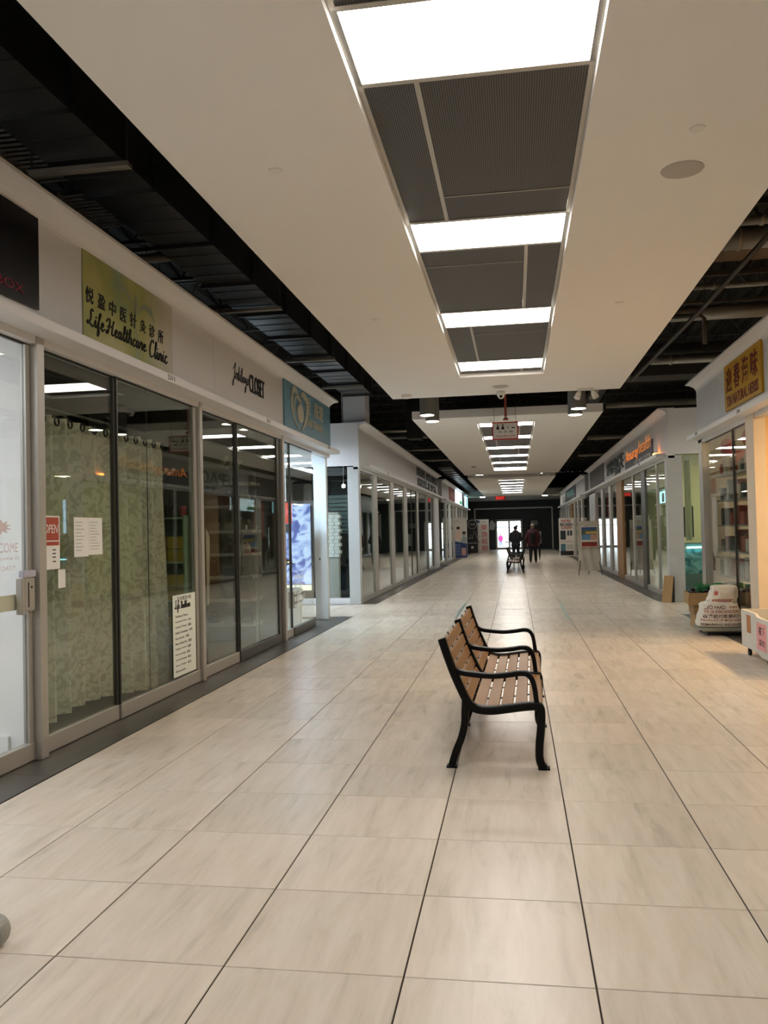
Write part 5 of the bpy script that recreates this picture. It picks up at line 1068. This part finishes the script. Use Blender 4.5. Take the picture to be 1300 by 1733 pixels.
# ============================================================ PEOPLE
def cap(mb, a, b, ra, rb, n=10):
    a, b = Vector(a), Vector(b); k = 5
    mb.tube([a.lerp(b, i/k) for i in range(k+1)], [ra+(rb-ra)*i/k for i in range(k+1)], n); mb.ball(a, ra, n, 7); mb.ball(b, rb, n, 7); return mb
def hand(mb, w, d):
    w = Vector(w); d = Vector(d).normalized(); mb.ball(w+d*.045, (.032, .022, .045), 10, 7)
    for k in range(4): o = Vector((-.024+.016*k, 0, 0)); cap(mb, w+o+d*.08, w+o+d*(.125+(.015, .025, .022, .01)[k])+Vector((0, .012, 0)), .009, .008, 6)
    cap(mb, w+Vector((.025, .01, -.02)), w+Vector((.045, .025, -.06)), .011, .009, 6)
def person(x, y, h, label, coat, trous, hat, style, scale_x=1, z0=0, coatc=None):
    t = thing('person', (x, y, z0), label, 'person'); k = h/1.72
    def V(a, b, c): return (x+a*k*scale_x, y+b*k, z0+c*k)
    body = MB()
    for s_ in (-1, 1):
        cap(body, V(s_*.09, 0, .86), V(s_*.105, -.01, .47), .085*k, .058*k); cap(body, V(s_*.105, -.01, .47), V(s_*.115, .01, .1), .056*k, .04*k)
    cap(body, V(0, 0, .9), V(0, 0, 1.1), .12*k, .11*k); cap(body, V(0, 0, 1.1), V(0, 0, 1.36), .11*k, .1*k); cap(body, V(0, 0, 1.4), V(0, .015, 1.52), .055*k, .05*k)
    body.ball(V(0, .02, 1.61), (.076*k, .095*k, .115*k), 16, 12); body.ball(V(0, .115, 1.6), (.013*k, .02*k, .022*k), 8, 6)
    for s_ in (-1, 1):
        body.ball(V(s_*.077, .02, 1.6), (.012*k, .02*k, .03*k), 8, 6)
        e = V(s_*(.27 if style == 'hang' else .25), -.02, 1.12); wv = V(s_*(.26 if style == 'hang' else .17), (.04 if style == 'hang' else .2), .86 if style == 'hang' else 1.0)
        cap(body, V(s_*.17, 0, 1.38), e, .05*k, .042*k); cap(body, e, wv, .04*k, .028*k); hand(body, wv, (0, .1, -1) if style == 'hang' else (-.6*s_, .6, 0))
    mk('body', body, M_skin, t, remesh=.013)
    for s_ in (-1, 1):
        mk('eye', MB().ball(V(s_*.03, .105, 1.62), .009*k, 8, 6), M_ink, t, smooth=True)
        sh = MB(); sh.ball(V(s_*.115, .05, .045), (.05*k, .14*k, .045*k), 12, 8).ball(V(s_*.115, -.02, .06), (.045*k, .06*k, .06*k), 10, 7)
        for q in sh.v: q.z = max(q.z, z0+.002)
        mk('shoe', sh, M_blk, t, smooth=True)
    tr = MB()
    for s_ in (-1, 1): cap(tr, V(s_*.09, 0, .88), V(s_*.105, -.01, .47), .105*k, .078*k); cap(tr, V(s_*.105, -.01, .47), V(s_*.115, .01, .1), .076*k, .062*k)
    cap(tr, V(-.06, 0, .92), V(.06, 0, .92), .12*k, .12*k); mk('trousers', tr, trous, t, remesh=.014)
    ct = MB(); cap(ct, V(-.08, 0, .85), V(.08, 0, .85), .155*k, .155*k); cap(ct, V(-.07, 0, 1.08), V(.07, 0, 1.08), .15*k, .15*k); cap(ct, V(-.1, 0, 1.36), V(.1, 0, 1.36), .13*k, .13*k); cap(ct, V(-.06, 0, 1.0), V(-.06, 0, 1.36), .145*k, .135*k); cap(ct, V(.06, 0, 1.0), V(.06, 0, 1.36), .145*k, .135*k); ct.box(x-.2*k, x+.2*k, y-.12*k, y+.12*k, z0+.74*k, z0+1.35*k)
    for s_ in (-1, 1):
        e = V(s_*(.29 if style == 'hang' else .27), -.02, 1.12); wv = V(s_*(.27 if style == 'hang' else .19), (.03 if style == 'hang' else .17), .9 if style == 'hang' else 1.01)
        cap(ct, V(s_*.18, 0, 1.38), e, .09*k, .08*k); cap(ct, e, wv, .075*k, .055*k)
    cap(ct, V(-.03, -.02, 1.47), V(.03, -.02, 1.47), .085*k, .085*k)
    jk = mk('jacket', ct, coat, t, remesh=.018)
    if coatc:
        bk = MB(); cap(bk, V(0, -.14, .98), V(0, -.14, 1.28), .13*k, .12*k); mk('back_panel', bk, coatc, jk, remesh=.02)
    hb = MB(); hb.ball(V(0, .0, 1.66), (.092*k, .105*k, .1*k), 14, 10)
    for q in hb.v:
        if q.z < z0+1.6*k: q.z = z0+1.6*k
    ht = mk('hat', hb, hat, t, smooth=True); t['x'] = 1; del t['x']; return (t, V, jk, ht)
M_nav = mat('navy_parka', '#10131c', .7, bump=.3, scale=20); M_jean = mat('dark_trousers', '#121216', .8)
t, V, jk, ht = person(-.02, 37.6, 1.58, 'person in dark hooded parka and pompom beanie seen from behind', M_nav, M_jean, mat('dark_beanie', '#16161a', .9), 'front')
mk('pompom', MB().ball(V(.07, -.02, 1.76), .045), mat('dark_beanie'), ht, smooth=True)
fur = MB()
for k in range(15): a = PI+k*PI/14; fur.ball(V(.13*math.cos(a)*1, -.1, 1.5+.09*math.sin(a)*-.5-.02), .028, 8, 6)
mk('fur_hood_trim', fur, mat('grey_fur', '#6d665e', .95, bump=.8, scale=60), jk, remesh=.012)
t, V, jk, ht = person(.72, 37.2, 1.66, 'person in a dark red and black jacket with a light cap holding an umbrella', mat('dark_red_jacket', '#43101a', .7), M_jean, mat('pale_cap', '#8f8b84', .8), 'hang', coatc=mat('black_back', '#0e0e10', .8))
u = thing('folded_umbrella', (1.0, 37.2, 0), 'black folded umbrella held point down by the person in red', 'umbrella')
mk('canopy', MB().tube([(1.0, 37.25, .12), (1.0, 37.25, .35), (1.0, 37.25, .62), (1.0, 37.25, .66)], [.012, .04, .05, .015], 12), M_ink, u, smooth=True)
mk('shaft', MB().tube([(1.0, 37.25, .003), (1.0, 37.25, .82)], .006, 6), M_aluD, u); mk('handle', MB().tube(cat([(1.0, 37.25, .8), (1.0, 37.25, .88), (1.02, 37.25, .92), (1.05, 37.25, .9)], 4), .012, 8), M_blk, u, smooth=True)
person(-1.9, 105.5, 1.6, 'person in a bright pink coat standing outside the doors', mat('pink_coat', '#e0206a', .7), mat('blue_jeans', '#2a4a80', .8), mat('brown_hair', '#4a2a22', .9), 'hang', z0=-.62)
mk('litter_bin', MB().lathe([(.3, -.62), (.32, .1), (.3, .35), (.1, .42)], (-2.9, 104, 0), 16), M_blk, None, 'black litter bin outside the left entrance door', 'bin')
mk('outdoor_bench', MB().box(-1.3, .1, 103, 103.5, -.1, .05).box(-1.25, -1.15, 103, 103.5, -.6, -.1).box(-.1, 0, 103, 103.5, -.6, -.1), M_aluD, None, 'low grey bench outside the entrance doors', 'bench', bevel=.01)
print('tiles', cnt, 'objects', len(bpy.data.objects))
